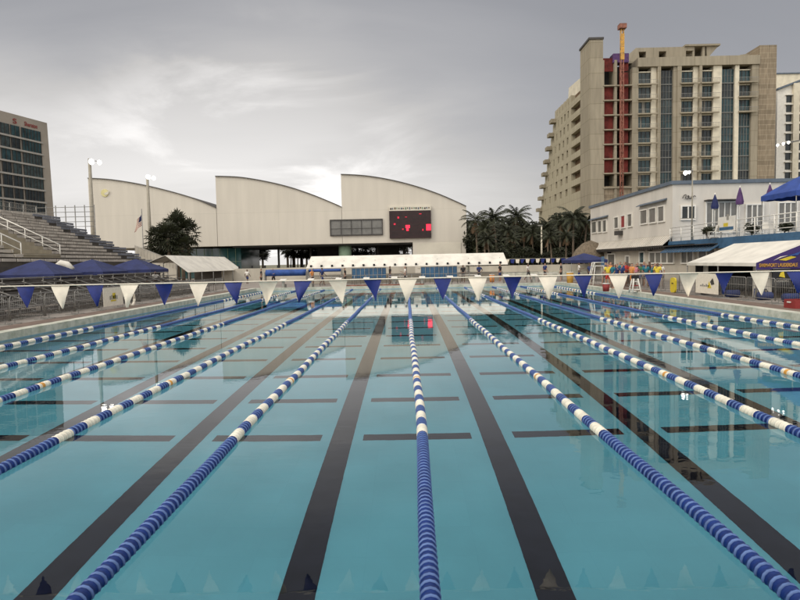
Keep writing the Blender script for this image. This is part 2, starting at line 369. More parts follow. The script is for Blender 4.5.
# ------------------------------------------------------------------ exhibition hall
HY = 100
hall = thing('exhibition_hall', 'long cream hall behind the pool with three curved saw-tooth roofs', 'building', (at(280, 262, HY).x, HY, 0.24))
def P(px, py, Y=HY): return at(px, py, Y)
wings = [([(90,178.5),(112,180),(140,184.5),(168,191),(195,199),(217,208.3)], 246.5, (90, 217)),
         ([(217,176.5),(240,177.5),(265,181.5),(290,187.5),(315,196),(342,207.2)], 245, (217, 342)),
         ([(342,174.6),(365,176),(390,180),(415,186.3),(440,194.8),(466.5,206.5)], 243.5, (342, 466.5))]
def smooth(pts, n=5):
    out = []
    for i in range(len(pts)-1):
        p0 = pts[max(i-1, 0)]; p1 = pts[i]; p2 = pts[i+1]; p3 = pts[min(i+2, len(pts)-1)]
        for k in range(n):
            t_ = k/n
            out.append(tuple(0.5*((2*b_)+(-a_+c_)*t_+(2*a_-5*b_+4*c_-d_)*t_**2+(-a_+3*b_-3*c_+d_)*t_**3) for a_, b_, c_, d_ in zip(p0, p1, p2, p3)))
    out.append(pts[-1]); return out
zb = P(280, 245).z
for n_, (top, bot, (xa, xb)) in enumerate(wings):
    T = [P(*p) for p in smooth(top)]
    x0, x1 = T[0].x, T[-1].x
    T[0].x = x0 = P(xa, 220).x + (0.0 if n_ == 0 else .003); T[-1].x = x1 = P(xb, 230).x - .003
    outl = [Vector((x1, HY, zb)), Vector((x0, HY, zb))]+T
    for p in outl: p.y = HY
    dep = 22 + n_*.01
    w = MB().prism(outl, (0, dep, 0)).build('wall', 'hall', hall)
    rf = MB(); k = len(T); vs = []
    for p in T: vs += [(p.x, HY-.25, p.z+.005), (p.x, HY-.12, p.z+.12), (p.x, HY+dep, p.z+.12), (p.x, HY+dep, p.z+.005)]
    fs = []
    for i in range(k-1):
        for j in range(4): fs.append((i*4+j, (i+1)*4+j, (i+1)*4+(j+1) % 4, i*4+(j+1) % 4))
    fs += [(0,1,2,3), ((k-1)*4+3, (k-1)*4+2, (k-1)*4+1, (k-1)*4)]
    rf.add(vs, fs).build('roof', 'dark', hall)
xr0, xr1 = P(413, 255).x, P(466, 255).x
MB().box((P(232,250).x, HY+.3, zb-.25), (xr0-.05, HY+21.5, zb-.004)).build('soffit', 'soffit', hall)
MB().box((xr0, HY+.002, 0.24), (xr1, HY+21, zb-.004)).build('stair_block', 'hall', hall)
MB().box((P(417.5,250).x, HY-.08, P(417,256).z-2), (P(461,250).x, HY+.001, P(417,243.4).z)).build('door_panel', 'hall2', hall)
# under the hall: columns, lobby glass
for px, w, m_ in ((271, .45, 'dark'), (344, 2.6, 'green'), (305, .5, 'dark'), (376, .5, 'dark'), (404, .6, 'dark')):
    x = P(px, 255).x
    MB().tube([(x, HY+ (6 if m_ == 'dark' else 2), .24), (x, HY+(6 if m_ == 'dark' else 2), zb-.26)], w*.42, 14).build('column', m_, hall)
lx0, lx1 = P(150, 255).x, P(236, 255).x
lb = MB().box((lx0, HY+3, .24), (lx1, HY+16, zb-.26)).build('lobby_glazing', 'teal', hall)
g = MB()
x = lx0
while x < lx1: g.box((x-.04, HY+2.9, .24), (x+.04, HY+2.998, zb-.27)); x += 1.35
g.box((lx0, HY+2.88, 3), (lx1, HY+2.897, 3.08)); g.build('mullion', 'green', lb)
for px in (320, 385):
    x = P(px, 255).x
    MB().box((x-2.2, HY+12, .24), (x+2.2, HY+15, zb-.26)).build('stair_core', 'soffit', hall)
# window band
wx0, wx1, wz0, wz1 = P(331,228).x, P(382,228).x, P(331,235).z, P(331,221).z
wf = MB(); wf.box((wx0-.15, HY-.25, wz1), (wx1+.15, HY-.004, wz1+.2)).box((wx0-.15, HY-.25, wz0-.2), (wx1+.15, HY-.004, wz0))
wf.box((wx0-.15, HY-.25, wz0), (wx0, HY-.004, wz1)).box((wx1, HY-.25, wz0), (wx1+.15, HY-.004, wz1))
wf = wf.build('window_frame', 'dark', hall)
MB().box((wx0+.002, HY-.1, wz0+.002), (wx1-.002, HY-.006, wz1-.002)).build('pane', 'glassg', wf)
g = MB()
for i in range(1, 5): x = wx0+(wx1-wx0)*i/5; g.box((x-.05, HY-.22, wz0+.003), (x+.05, HY-.103, wz1-.003))
g.box((wx0+.003, HY-.24, wz0+.95), (wx1-.003, HY-.223, wz0+1.03)); g.build('mullion', 'dark', wf)
# emblem on the left wing
ec = P(105, 193)
g = MB(); n = 20
g.prism([(ec.x+.62*math.cos(2*math.pi*i/n), HY-.004, ec.z+.62*math.sin(2*math.pi*i/n)) for i in range(n)], (0, -.12, 0))
em = g.build('emblem', 'yellowish', hall)
g = MB().prism([(ec.x-.1, HY-.13, ec.z-.05), (ec.x+.85, HY-.13, ec.z+.35), (ec.x+.6, HY-.13, ec.z-.25), (ec.x+.1, HY-.13, ec.z-.4)], (0, -.05, 0)); g.build('emblem_wing', 'hall2', em)

# scoreboard
sx0, sx1 = P(389.5, 224).x, P(431, 224).x; sz0, sz1 = P(410, 238.2).z, P(410, 211).z
sb = thing('scoreboard', 'black electronic scoreboard with red lights mounted on the hall wall', 'scoreboard', ((sx0+sx1)/2, HY-.3, sz0))
MB().box((sx0, HY-.5, sz0), (sx1, HY-.004, sz1)).build('cabinet', 'screen', sb)
hd = MB().box((sx0, HY-.45, sz1+.03), (sx1, HY-.004, sz1+.75)).build('header_sign', 'hall2', sb)
g = MB(); rr_ = random.Random(8)
x = sx0+.2
cols = ['red', 'clubblue', 'dark', 'yellow']
for cidx in range(4):
    g = MB(); x = sx0+.15+cidx*.35
    while x < sx1-.35:
        g.box((x, HY-.475, sz1+.2+rr_.uniform(0, .15)), (x+rr_.uniform(.15, .28), HY-.453, sz1+.5+rr_.uniform(0, .1))); x += 1.4
    g.build('header_mark', ['dark', 'slate', 'deadleaf', 'green'][cidx], hd)
def led(px0, py0, px1, py1, m_='led'):
    a = P(px0, py1); c = P(px1, py0)
    MB().box((a.x, HY-.54, a.z), (c.x, HY-.503, c.z)).build('led_digits', m_, sb)
for q in ((405.6,225.2,409.8,228.2),(406.4,228.2,408.6,231),(426.2,224.3,430.6,230.6)): led(*q)
for q in ((397.5,216.8,399.2,218.8),(393.8,223.5,395.6,225.2),(402.2,228.7,403.6,230),(419,213.7,421.4,214.5),(422.2,229,423.4,231),(405,217,407,217.6)): led(*q, 'led2')
g = MB()
for i in range(1, 8): z = sz0+(sz1-sz0)*i/8; g.box((sx0+.1, HY-.512, z-.02), (sx1-.1, HY-.502, z+.02))
g.build('panel_joint', 'soffit', sb)

# ------------------------------------------------------------------ unfinished tower
TY = 125.0
tw = thing('unfinished_tower', 'tall raw concrete apartment tower under construction with red clad hoist bay', 'building', (45, TY, .24))
TX = lambda px: at(px, 130, TY).x
TZ = lambda py, px=690: at(px, py, TY).z
zt = TZ(57); ZF = TZ(83.8); FH = (ZF - TZ(186.2))/7.0
D = 22
xl, x603, x775 = TX(589.5), TX(603), TX(775)
# stair tower at the left corner
st = MB().prism([(xl, TY, .24), (x603, TY, .24), (x603, TY, TZ(39.5, 596)), (xl, TY, TZ(39.5, 596))], (0, 6.5, 0)).build('stair_tower', 'conc', tw)
MB().box((xl-.2, TY-.2, TZ(39.5,596)+.002), (x603+.1, TY+6.7, TZ(39.5,596)+.4)).build('roof_cap', 'dark', st)
for i in range(14):
    z = ZF - i*FH + 1.0
# long side wall with the balconies; the back part steps down
Xs = xl
side = [(581.5, 72), (572, 79.5), (562.5, 88), (562, 98), (556.5, 106), (541, 205), (539, 262)]
pts = [atX(a, c, Xs) for a, c in side]
pts[-1].z = .24
outl = [Vector((Xs, TY+6.51, .24)), Vector((Xs, TY+6.51, pts[0].z))]+pts
for p in outl: p.x = Xs+1.5
MB().prism(outl, (17, 0, 0)).build('rear_block', 'cream', tw)
zs = []
yA, yB = atX(580.5, 120, Xs).y, atX(571, 120, Xs).y
yend = lambda z: 160
def y_end(z):  # sloping back edge
    a, c = pts[4], pts[5]
    if z > a.z: return pts[2].y+.3
    return a.y+(c.y-a.y)*(a.z-z)/(a.z-c.z)
nfl = 15
for i in range(nfl):
    z0 = ZF - i*FH - 1.0           # floor level
    ztop = z0+FH
    if z0 < 1: break
    if z0+1.2 > pts[0].z: continue
    y1 = y_end(z0+1.2)
    zlim = min(ztop-.02, 1e9)
    low = z0 < TZ(195, 570)
    b = MB()
    # spandrel band along the side, with piers between the openings
    hi = z0+FH if low else z0+1.35
    b.box((Xs, TY+6.51, z0), (Xs+1.49, y1, hi-.01))
    if not low and z0+FH < pts[0].z+1.5:
        n_ = 6; span = y1-(yB)
        b.box((Xs+.003, TY+6.51, hi-.01), (Xs+1.49, yA, z0+FH-.01))
        for j in range(n_):
            ya = yB+span*j/n_; b.box((Xs+.003, ya, hi-.01), (Xs+1.49, ya+span/n_*(.62 if j < 3 else .8), z0+FH-.01))
    b.build('side_storey', 'concs', tw)
    if not low:
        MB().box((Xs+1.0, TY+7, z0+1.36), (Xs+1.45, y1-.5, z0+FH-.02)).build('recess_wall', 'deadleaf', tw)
        if z0 < pts[3].z-2:
            y2 = y1
            bl = MB().box((Xs-1.25, y2-1.9, z0-.06), (Xs-.01, y2+.5, z0+.10)).build('balcony', 'conc', tw)
            g = MB().box((Xs-1.25, y2-1.9, z0+.102), (Xs-1.17, y2+.5, z0+.85)).box((Xs-1.167, y2-1.9, z0+.102), (Xs-.01, y2-1.82, z0+.85)); g.build('parapet', 'conc', bl)
# front: floors, piers, glazing
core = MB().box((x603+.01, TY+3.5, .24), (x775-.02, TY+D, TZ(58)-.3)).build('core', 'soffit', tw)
bays = [(638.3,651.5,'win'),(660,673,'curt'),(680.5,693.5,'win'),(701,713,'win'),(721.5,734.5,'curt'),(738.5,751,'win4')]
XR = TX(758)
floorsz = [ZF - i*FH for i in range(-1, 15) if ZF-i*FH > 1]
top_z = TZ(66)
def solid(a, c, m_, y0=TY, y1=TY+3.49, z0=.24, z1=None, name='pier'):
    return MB().box((TX(a)+.004, y0, z0), (TX(c)-.004, y1, top_z if z1 is None else z1)).build(name, m_, tw)
solid(632, 638.3, 'conc'); solid(651.5, 656.8, 'cream', TY+.35); solid(656.8, 660, 'conc', TY-.3)
solid(673, 676.5, 'conc'); solid(676.5, 680.5, 'conc', TY-.3); solid(693.5, 698.3, 'cream', TY+.35)
solid(698.3, 701, 'conc', TY-.3); solid(713, 721.5, 'cream', TY+.1); solid(734.5, 738.5, 'cream', TY)
solid(751, 758, 'conc', TY)
MB().box((TX(637), TY-.35, top_z+.002), (XR, TY+8, zt)).build('crown_beam', 'conc', tw)
zr = TZ(45.5, 755)
MB().box((XR+.01, TY-.1, .24), (x775, TY+8, zr)).build('end_tower', 'block', tw)
MB().prism([(TX(740), TY+4, zt), (XR, TY+4, zt), (XR, TY+4, TZ(47, 750)), (TX(750), TY+4, TZ(48, 750))], (0, 4, 0)).build('end_wing', 'conc', tw)
# rooftop plant storey with ragged openings
z47 = at(665, 47.2, TY+3).z; MB().box((TX(645), TY+6, zt+.003), (TX(700), TY+8.8, z47-.81)).build('opening_shade_box', 'soffit', tw)  # dark box put behind the openings in place of their shade
b = MB()
pl = [(638, 57), (643, 47.5), (671, 47)]
xq = lambda p: TX(p)
b.prism([(xq(634), TY+3, zt+.002), (xq(645.3), TY+3, zt+.002), (xq(643.5), TY+3, z47), (xq(641), TY+3, z47)], (0, 6, 0))
b.box((xq(643.6), TY+3.002, z47-.8), (xq(700), TY+9, z47))
b.box((xq(651.5), TY+3.004, zt+.002), (xq(664.5), TY+8.9, z47-.8)); b.box((xq(672), TY+3.004, zt+.002), (xq(692), TY+8.9, z47-.8))
b.build('plant_storey', 'conc', tw)
b = MB().prism([(xq(690.5), TY+2.6, z47), (xq(726), TY+2.6, z47), (xq(726), TY+2.6, z47+.35), (xq(690.5), TY+2.6, z47+.35)], (0, 7, 0))
b.box((xq(699), TY+3.1, zt+.002), (xq(701), TY+3.6, z47-.01)).box((xq(709), TY+3.1, zt+.002), (xq(711.5), TY+3.8, z47-.01)).box((xq(693), TY+5.1, zt+.002), (xq(705), TY+6, z47-.01))
b.prism([(xq(714), TY+3.1, zt+.6), (xq(725), TY+3.1, z47-.01), (xq(716), TY+3.1, z47-.01), (xq(713), TY+3.1, z47-.01)], (0, 5, 0))
b.build('roof_canopy', 'conc', tw)
g = MB().box((xq(699), TY+4, z47+.352), (xq(706), TY+7, z47+.8)); g.build('roof_unit', 'white', tw)
# glazing per bay per floor
for (a, c, kind) in bays:
    xa, xb = TX(a), TX(c)
    for i, zf in enumerate(floorsz):
        if zf > top_z-1: continue
        z0, z1 = zf+.14, min(zf+FH-.14, top_z-.02)
        k_ = kind
        if kind == 'win4': k_ = 'win' if zf > TZ(127) else 'curt'
        if z1-z0 < 1: continue
        if k_ == 'win':
            sl = MB().box((xa-.3, TY-.6, zf-.13), (xb+1.0, TY-.302, zf+.13)).box((xa+.005, TY-.301, zf-.13), (xb-.005, TY+2.9, zf+.13)).build('balcony_slab', 'conc', tw)
            g = MB()
            n_ = 12
            for q in range(n_+1): x = xa-.2+(xb+1.1-xa+.2)*q/n_; g.box((x-.015, TY-.56, zf+.132), (x+.015, TY-.53, zf+.9))
            g.box((xa-.25, TY-.57, zf+.9), (xb+1.15, TY-.52, zf+.95)); g.build('railing', 'galv', sl)
            hh = z1-.22
            MB().box((xa+.006, TY+.5, hh), (xb-.006, TY+.9, z1)).build('lintel', 'cream', tw)
            w = MB().box((xa+.006, TY+.75, z0), (xb-.006, TY+.85, hh-.004)).build('window', random.choice(['glassb', 'glassb', 'glass', 'glassd']), tw)
            if random.random() < .35: cx0 = xa+.1+random.random()*(xb-xa)*.6; MB().box((cx0, TY+.70, z0+.01), (cx0+(xb-xa)*random.uniform(.12, .3), TY+.742, hh-.01)).build('curtain', 'curtain', w)
            ff = MB()
            for q in range(4): x = xa+.08+(xb-xa-.16)*q/3; ff.box((x-.05, TY+.65, z0), (x+.05, TY+.745, hh-.002))
            ff.build('frame', 'dark', w)
        else:
            w = MB().box((xa+.006, TY+.6, z0-.1), (xb-.006, TY+.7, z1+.1)).build('curtain_panel', random.choice(['glassb', 'glass', 'glassd']), tw)
            ff = MB()
            for q in range(5): x = xa+.06+(xb-xa-.12)*q/4; ff.box((x-.035, TY+.45, z0-.1), (x+.035, TY+.598, z1+.1))
            ff.box((xa+.01, TY+.40, z0-.14), (xb-.01, TY+.448, z0+.06)); ff.box((xa+.01, TY+.47, z0+1.4), (xb-.01, TY+.52, z0+1.45)); ff.build('frame', 'mull', w)
# red clad hoist bays
for (a, c) in ((603.2, 614.5), (620.3, 629.8)):
    for i, zf in enumerate(floorsz):
        if zf > TZ(60) or zf < TZ(195): continue
        if i == 1 and a < 610: continue
        if zf < TZ(182) : continue
        MB().box((TX(a)+.05, TY+.8, zf+.14), (TX(c)-.05, TY+1.0, zf+FH-.14)).build('red_screen', 'rust', tw)
solid(614.5, 617, 'conc', z1=TZ(60, 610)); solid(603, 604.2, 'conc', z1=TZ(60, 610))
MB().box((x603, TY+.3, .24), (TX(632), TY+.79, TZ(186, 615))).build('hoist_base_wall', 'block', tw)
b = MB()
for zf in floorsz[1:]:
    b.box((x603+.01, TY-.15, zf-.12), (TX(632), TY+3.4, zf+.12))
b.build('hoist_floor_edges', 'conc', tw)
# mast
cr = thing('hoist_mast', 'yellow and red lattice hoist mast climbing the red bay of the raw tower', 'hoist mast', (TX(619.5), TY-1.2, .24))
mx = TX(619.7); hw = .26
def mast(z0, z1, name, m_):
    b = MB()
    for sx_ in (-1, 1):
        for sy in (-1, 1): b.tube([(mx+sx_*hw, TY-1.2+sy*hw, z0), (mx+sx_*hw, TY-1.2+sy*hw, z1)], .075, 5)
    z = z0; s = 1
    while z < z1-1:
        b.tube([(mx-hw*s, TY-1.2-hw, z), (mx+hw*s, TY-1.2-hw, z+1)], .06, 4); b.tube([(mx-hw, TY-1.2+hw*s, z), (mx-hw, TY-1.2-hw*s, z+1)], .05, 4)
        b.tube([(mx-hw, TY-1.2-hw, z), (mx+hw, TY-1.2-hw, z)], .06, 4); z += 1; s = -s
    return b.build(name, m_, cr)
mast(.24, TZ(62, 619), 'lower_mast', 'rust2'); mast(TZ(62, 619), TZ(31.5, 619), 'upper_mast', 'yellow')
MB().box((mx-.7, TY-1.9, TZ(31.3,619)), (mx+.7, TY-.5, TZ(26.8,619))).build('mast_head', 'rust2', cr)
b = MB()
for q in range(4): z = TZ(38+6.5*q, 619); b.box((mx-.36, TY-1.55, z-.9), (mx+.36, TY-1.48, z+.3))
b.build('mast_panel', 'yellow', cr)
hs = MB().box((TX(613.5), TY+.2, TZ(62,620)), (TX(629), TY+2.4, TZ(53,620))).build('hoist_hut', 'purple', tw)
for z in (1, 8, 15, 22): pass
# ------------------------------------------------------------------ buildings right edge
wb = thing('apartment_block', 'white apartment block at the right edge behind the raw tower, stacked small windows', 'building', (at(800, 262, 138).x, 138, .24))
BX = lambda px: at(px, 140, 138).x
BZ = lambda py: at(790, py, 138).z
MB().prism([(BX(776.5), 138, .24), (BX(870), 138, .24), (BX(870), 138, BZ(72)), (BX(801), 138, BZ(81)), (BX(776.5), 138, BZ(90))], (0, 20, 0)).build('wall', 'white', wb)
MB().prism([(BX(776), 137.5, BZ(90)+.01), (BX(801), 137.5, BZ(81)+.01), (BX(870), 137.5, BZ(72)+.01), (BX(870), 137.5, BZ(71)+.2), (BX(801), 137.5, BZ(80)+.2), (BX(776), 137.5, BZ(89)+.2)], (0, 21, 0)).build('roof_edge', 'slate', wb)
MB().box((BX(791), 137.3, .24), (BX(797), 137.99, BZ(84))).build('pilaster', 'cream', wb)
for i in range(12):
    for (a, c) in ((785.5, 790.5), (798.5, 803.5), (812, 818)):
        z = BZ(96.5+i*9.6)
        if z < 3: continue
        w = MB().box((BX(a), 137.9, z-1.3), (BX(c), 137.997, z+.2)).build('window', 'glass', wb)
        MB().box((BX(a)-.3, 137.5, z+.22), (BX(c)+.2, 137.996, z+.40)).build('window_hood', 'white', w)
wb2 = thing('rear_apartment_block', 'plain cream block with flat roof rising behind the white apartments', 'building', (at(800, 262, 175).x, 175, .24))
MB().box((at(776, 100, 175).x, 175, .24), (at(900, 100, 175).x, 195, at(790, 74, 175).z)).build('wall', 'cream', wb2)
MB().box((at(775.5, 100, 175).x, 174.7, at(790, 74, 175).z+.01), (at(900, 100, 175).x, 195, at(790, 72.8, 175).z)).build('roof_edge', 'slate', wb2)

# ------------------------------------------------------------------ hotel on the left
ht = thing('slanted_hotel', 'brown hotel block with leaning end wall and grid of dark windows at the left edge', 'building', (at(20, 262, 150).x, 150, .24))
A = at(47, 123, 160.0); Bp = at(0, 111, 146.5)
d = (Bp-A); d.z = 0; d.normalize(); nrm = Vector((-d.y, d.x, 0)); 
if nrm.y > 0: nrm = -nrm
Ztop = A.z; Abot = Vector((0, 0, 0)); q54 = at(54.5, 215, 160.5)
def HP(s, z, out=0): # s metres left of the top right corner
    p = A + d*s + nrm*out; return Vector((p.x, p.y, z))
s54 = -(q54-A).dot(-d) if False else (q54-A).dot(d)
k_s = s54/(Ztop-q54.z)                     # lean per metre of drop (negative s = outwards)
LEN = 60
MB().prism([HP(0, Ztop), HP(LEN, Ztop), HP(LEN, .24), HP(k_s*(Ztop-.24), .24)], -nrm*16).build('wall', 'hotel', ht)
fh = (at(30, 136, 155).z-at(30, 198, 155).z)/7.0*1.38
cols_ = [(2.6, 8.3), (9.0, 11.4), (11.9, 14.4), (15.2, 20.8), (21.6, 27), (27.8, 33), (34, 40)]
for r in range(13):
    z1 = at(45, 133, 159).z - r*fh; z0 = z1-fh*.83
    if z0 < 1: break
    shift = k_s*(Ztop-z1)*.35
    for (a, c) in cols_:
        f = MB().prism([HP(a+shift, z0, .05), HP(c+shift, z0, .05), HP(c+shift, z1, .05), HP(a+shift, z1, .05)], nrm*.12).build('window', random.choice(['glass', 'glass', 'glassd', 'glassb']), ht)
        g = MB(); nn_ = max(2, int((c-a)/.85))
        for q in range(nn_+1):
            s_ = a+shift+(c-a)*q/nn_; g.prism([HP(s_-.06, z0, .18), HP(s_+.06, z0, .18), HP(s_+.06, z1, .18), HP(s_-.06, z1, .18)], nrm*.1)
        g.build('frame', 'dark', f)
    MB().prism([HP(2+shift, z0-fh*.15, .06), HP(40, z0-fh*.15, .06), HP(40, z0-.02, .06), HP(2+shift, z0-.02, .06)], nrm*.35).build('slab_edge', 'hotelslab', ht)
sg = at(29.5, 124.3, 154.5)
lettering('sign_lettering', 'Sheraton', 1.5, 'red', ht, HP((at(29.5,125,155)-A).dot(d), at(29.5, 125.0, 154.5).z, .12), -d, (0, 0, 1), width=3.9)
lettering('sign_emblem', 'S', 1.7, 'red', ht, HP((at(18,122,150)-A).dot(d), at(18, 122, 151).z, .12), -d, (0, 0, 1), width=1.1)

# ------------------------------------------------------------------ grandstand left
e0 = at(152, 262, 60); e1_ = at(60, 219.5, 60)
GS = thing('grandstand', 'stepped grandstand with weathered bench rows along the left side of the pool', 'grandstand', (-30, 45, .28))
nr = 14; GY0 = 24.0; GY1 = 60.0
rise = (e1_.z-e0.z)/nr; run = (e1_.x-e0.x)/nr
b = MB(); out_ = [(e0.x+.8, GY0, .28)]
for i in range(nr+1):
    x = e0.x+run*i; out_ += [(x, GY0, e0.z+rise*(i-1)), (x, GY0, e0.z+rise*i)]
out_[1] = (e0.x+.8, GY0, e0.z-rise); out_.insert(2, (e0.x, GY0, e0.z-rise))
xb = e0.x+run*(nr+1)-2.0
out_ += [(xb, GY0, e0.z+rise*nr), (xb, GY0, .28)]
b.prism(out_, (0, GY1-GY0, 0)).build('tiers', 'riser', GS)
for i in range(nr+1):
    x = e0.x+run*i; z = e0.z+rise*i
    for (ya, yb, m_) in ((GY0+.1, 55.5+(i % 2)*.4, 'bench'), (55.6+(i % 2)*.4, GY1-.05, 'benchb')):
        b = MB(); y = ya+((i*0.75) % 1.5 if m_ == 'bench' else 0)
        while y+1.35 <= yb+.3:
            y2 = min(y+1.36, yb)
            b.box((x+.02, y, z+rise*.08), (x+.07, y2, z+rise*.70)); y += 1.5
        b.build('bench_row', m_, GS)
# rail along the top
b = MB(); xt = xb+.3; zt_ = e0.z+rise*nr
y = GY0
while y <= GY1+.01: b.tube([(xt, y, zt_), (xt, y, zt_+1.35)], .05, 6); y += 2.0
for h in (.45, .9, 1.35): b.tube([(xt, GY0, zt_+h), (xt, GY1, zt_+h)], .035, 6)
y = GY0+.25
while y < GY1: b.tube([(xt, y, zt_), (xt, y, zt_+1.3)], .012, 4); y += .25
b.build('top_railing', 'railgrey', GS)
sf = thing('steel_fence', 'tall open steel fence behind the top far corner of the grandstand', 'fence', (xt-3, GY1+2, .28))
b = MB()
for i in range(7): x = xt-1.2+i*1.0; b.tube([(x, GY1+2, .28), (x, GY1+2, zt_+1.6)], .05, 6)
b.build('post', 'galv', sf); b = MB()
for h in range(5): b.tube([(xt-1.2, GY1+2, zt_-.6+h*.5), (xt+4.8, GY1+2, zt_-.6+h*.5)], .03, 5)
b.build('rail', 'galv', sf)
# stair rails
for yy in (40.6, 45.2):
    b = MB()
    xs0, zs0 = e0.x+run*1.0, e0.z+rise*1.0; xs1, zs1 = e0.x+run*9, e0.z+rise*9
    b.tube([(xs0, yy, zs0+1.0), (xs1, yy, zs1+1.0)], .045, 6); b.tube([(xs0, yy, zs0+.5), (xs1, yy, zs1+.5)], .03, 6)
    for q in range(5): f = q/4; b.tube([(xs0+(xs1-xs0)*f, yy, zs0+(zs1-zs0)*f), (xs0+(xs1-xs0)*f, yy, zs0+(zs1-zs0)*f+1.0)], .035, 6)
    b.build('stair_handrail', 'white', GS)
b = MB()
for i in range(1, 10): x = e0.x+run*i; b.box((x-.7, 40.7, e0.z+rise*i+.003), (x+.08, 45.1, e0.z+rise*i+rise*.9))
b.build('stair_flight', 'conc', GS)
# sloping white parapet at the far foot of the stand
p = thing('ramp_parapet', 'pale sloping ramp parapet at the far foot of the grandstand', 'parapet', (-30, 80, .28))
a1, a2 = at(135, 246, 72), at(176, 262, 72)
b = MB().prism([(a1.x, 72, a1.z-2.5), (a2.x, 72, .28), (a2.x, 72, a2.z), (a1.x, 72, a1.z)], (0, .25, 0)).build('wall', 'clubl', p)
g = MB()
for i in range(14): f = i/13; x = a1.x+(a2.x-a1.x)*f; z = a1.z+(a2.z-a1.z)*f; g.tube([(x, 71.9, z-.9), (x, 71.9, z+.1)], .02, 4)
g.tube([(a1.x, 71.9, a1.z+.1), (a2.x, 71.9, a2.z+.1)], .03, 5); g.build('railing', 'railgrey', p)

# lower aluminium bleachers
LBs = []
for si, (ya, yb) in enumerate(((16.5, 27.3), (27.9, 38.7), (39.3, 50.1))):
    lb = thing('bleacher', ['low aluminium bleacher nearest the camera behind the left barriers', 'middle low aluminium bleacher behind the left barriers under the canopies', 'farthest low aluminium bleacher behind the left barriers'][si], 'bleacher', (-18, (ya+yb)/2, .28), 'low bleachers on the left deck')
    for r in range(6):
        x = -16.4-r*.72; z = .28+.28+r*.23
        MB().box((x, ya, z+.18), (x-.26, yb, z+.22)).build('seat_plank', 'alu', lb)
        MB().box((x-.30, ya, z-.10), (x-.66, yb, z-.06)).box((x-.66, ya, z-.06), (x-.70, yb, z+.06)).build('foot_plank', 'alu', lb)
    b = MB(); y = ya+.3
    while y <= yb:
        b.tube([(-16.4, y, .3), (-20.4, y, 1.75)], .03, 5); b.tube([(-20.3, y, .28), (-20.3, y, 1.95)], .03, 5); b.tube([(-16.5, y, .28), (-16.5, y, .75)], .03, 5); b.tube([(-18.4, y, .28), (-18.4, y, 1.3)], .03, 5)
        y += 1.7
    b.tube([(-20.35, ya, 1.95), (-20.35, yb, 1.95)], .02, 5)
    b.build('frame', 'galv', lb)

# ------------------------------------------------------------------ pop-up canopies
def canopy(label, x, y, w, zp, ze, zg, m_='blue', vz=.28, rz=0, group=None, wd=None, legs=True, name='canopy_tent'):
    t = thing(name, label, 'canopy', (x, y, zg), group); wd = wd or w; hx, hy = w/2, wd/2
    n = 8; vs = [(0, 0, zp-zg)]; fs = []
    rings = 4
    for r in range(1, rings+1):
        f = r/rings
        for (cx_, cy_) in ((-1,-1),(1,-1),(1,1),(-1,1)):
            for s in range(4):
                nx_, ny_ = {(-1,-1):(1,-1),(1,-1):(1,1),(1,1):(-1,1),(-1,1):(-1,-1)}[(cx_,cy_)]
                q = s/4; X_ = cx_+(nx_-cx_)*q; Y_ = cy_+(ny_-cy_)*q
                sag_ = -.10*math.sin(math.pi*q)*f*math.sin(math.pi*min(f, .99)) 
                z = (zp-ze)*(1-f**1.15)+ze-zg+sag_
                vs.append((X_*hx*f, Y_*hy*f, z))
    for j in range(16): fs.append((0, 1+j, 1+(j+1) % 16))
    for r in range(1, rings):
        for j in range(16): fs.append((1+(r-1)*16+j, 1+r*16+j, 1+r*16+(j+1) % 16, 1+(r-1)*16+(j+1) % 16))
    MB().add(vs, fs).build('roof', m_, t, True)
    vb = MB(); o = 1+(rings-1)*16
    for j in range(16):
        a = Vector(vs[o+j]); c = Vector(vs[o+(j+1) % 16]); mid = (a+c)/2
        vb.add([a+Vector((0,0,-.003)), c+Vector((0,0,-.003)), c-Vector((0,0,vz)), mid-Vector((0,0,vz*1.15)), a-Vector((0,0,vz))], [(0,1,2,3,4)])
    vb.build('valance', m_, t, True)
    if legs:
        for sx_ in (-1, 1):
            for sy in (-1, 1):
                MB().tube([(sx_*(hx-.05), sy*(hy-.05), 0), (sx_*(hx-.05), sy*(hy-.05), ze-zg)], .03, 6).build('leg', 'galv', t, True)
    fr = MB()
    for sx_, sy in ((-1,-1),(1,-1),(1,1),(-1,1)): fr.tube([(sx_*(hx-.05), sy*(hy-.05), ze-zg-.03), (0, 0, zp-zg-.12)], .018, 4)
    fr.build('roof_frame', 'galv', t, True)
    t.rotation_euler[2] = rz
    return t
G1 = 'blue canopies along the left deck'
for i, (px, py, Y, lb) in enumerate(((40, 260.5, 37, 'dark blue pop-up canopy farthest left below the grandstand'), (92, 260, 43.5, 'middle of the three dark blue canopies below the grandstand'), (136, 259.5, 50, 'dark blue canopy on the right of the three, beside the white gabled tent'))):
    p = at(px, py, Y)
    canopy(lb, p.x, Y, 3.5 if i < 2 else 3.9, p.z+.05, p.z-.85, .28, 'blue', group=G1, rz=[.05, -.04, .03][i], vz=.22)
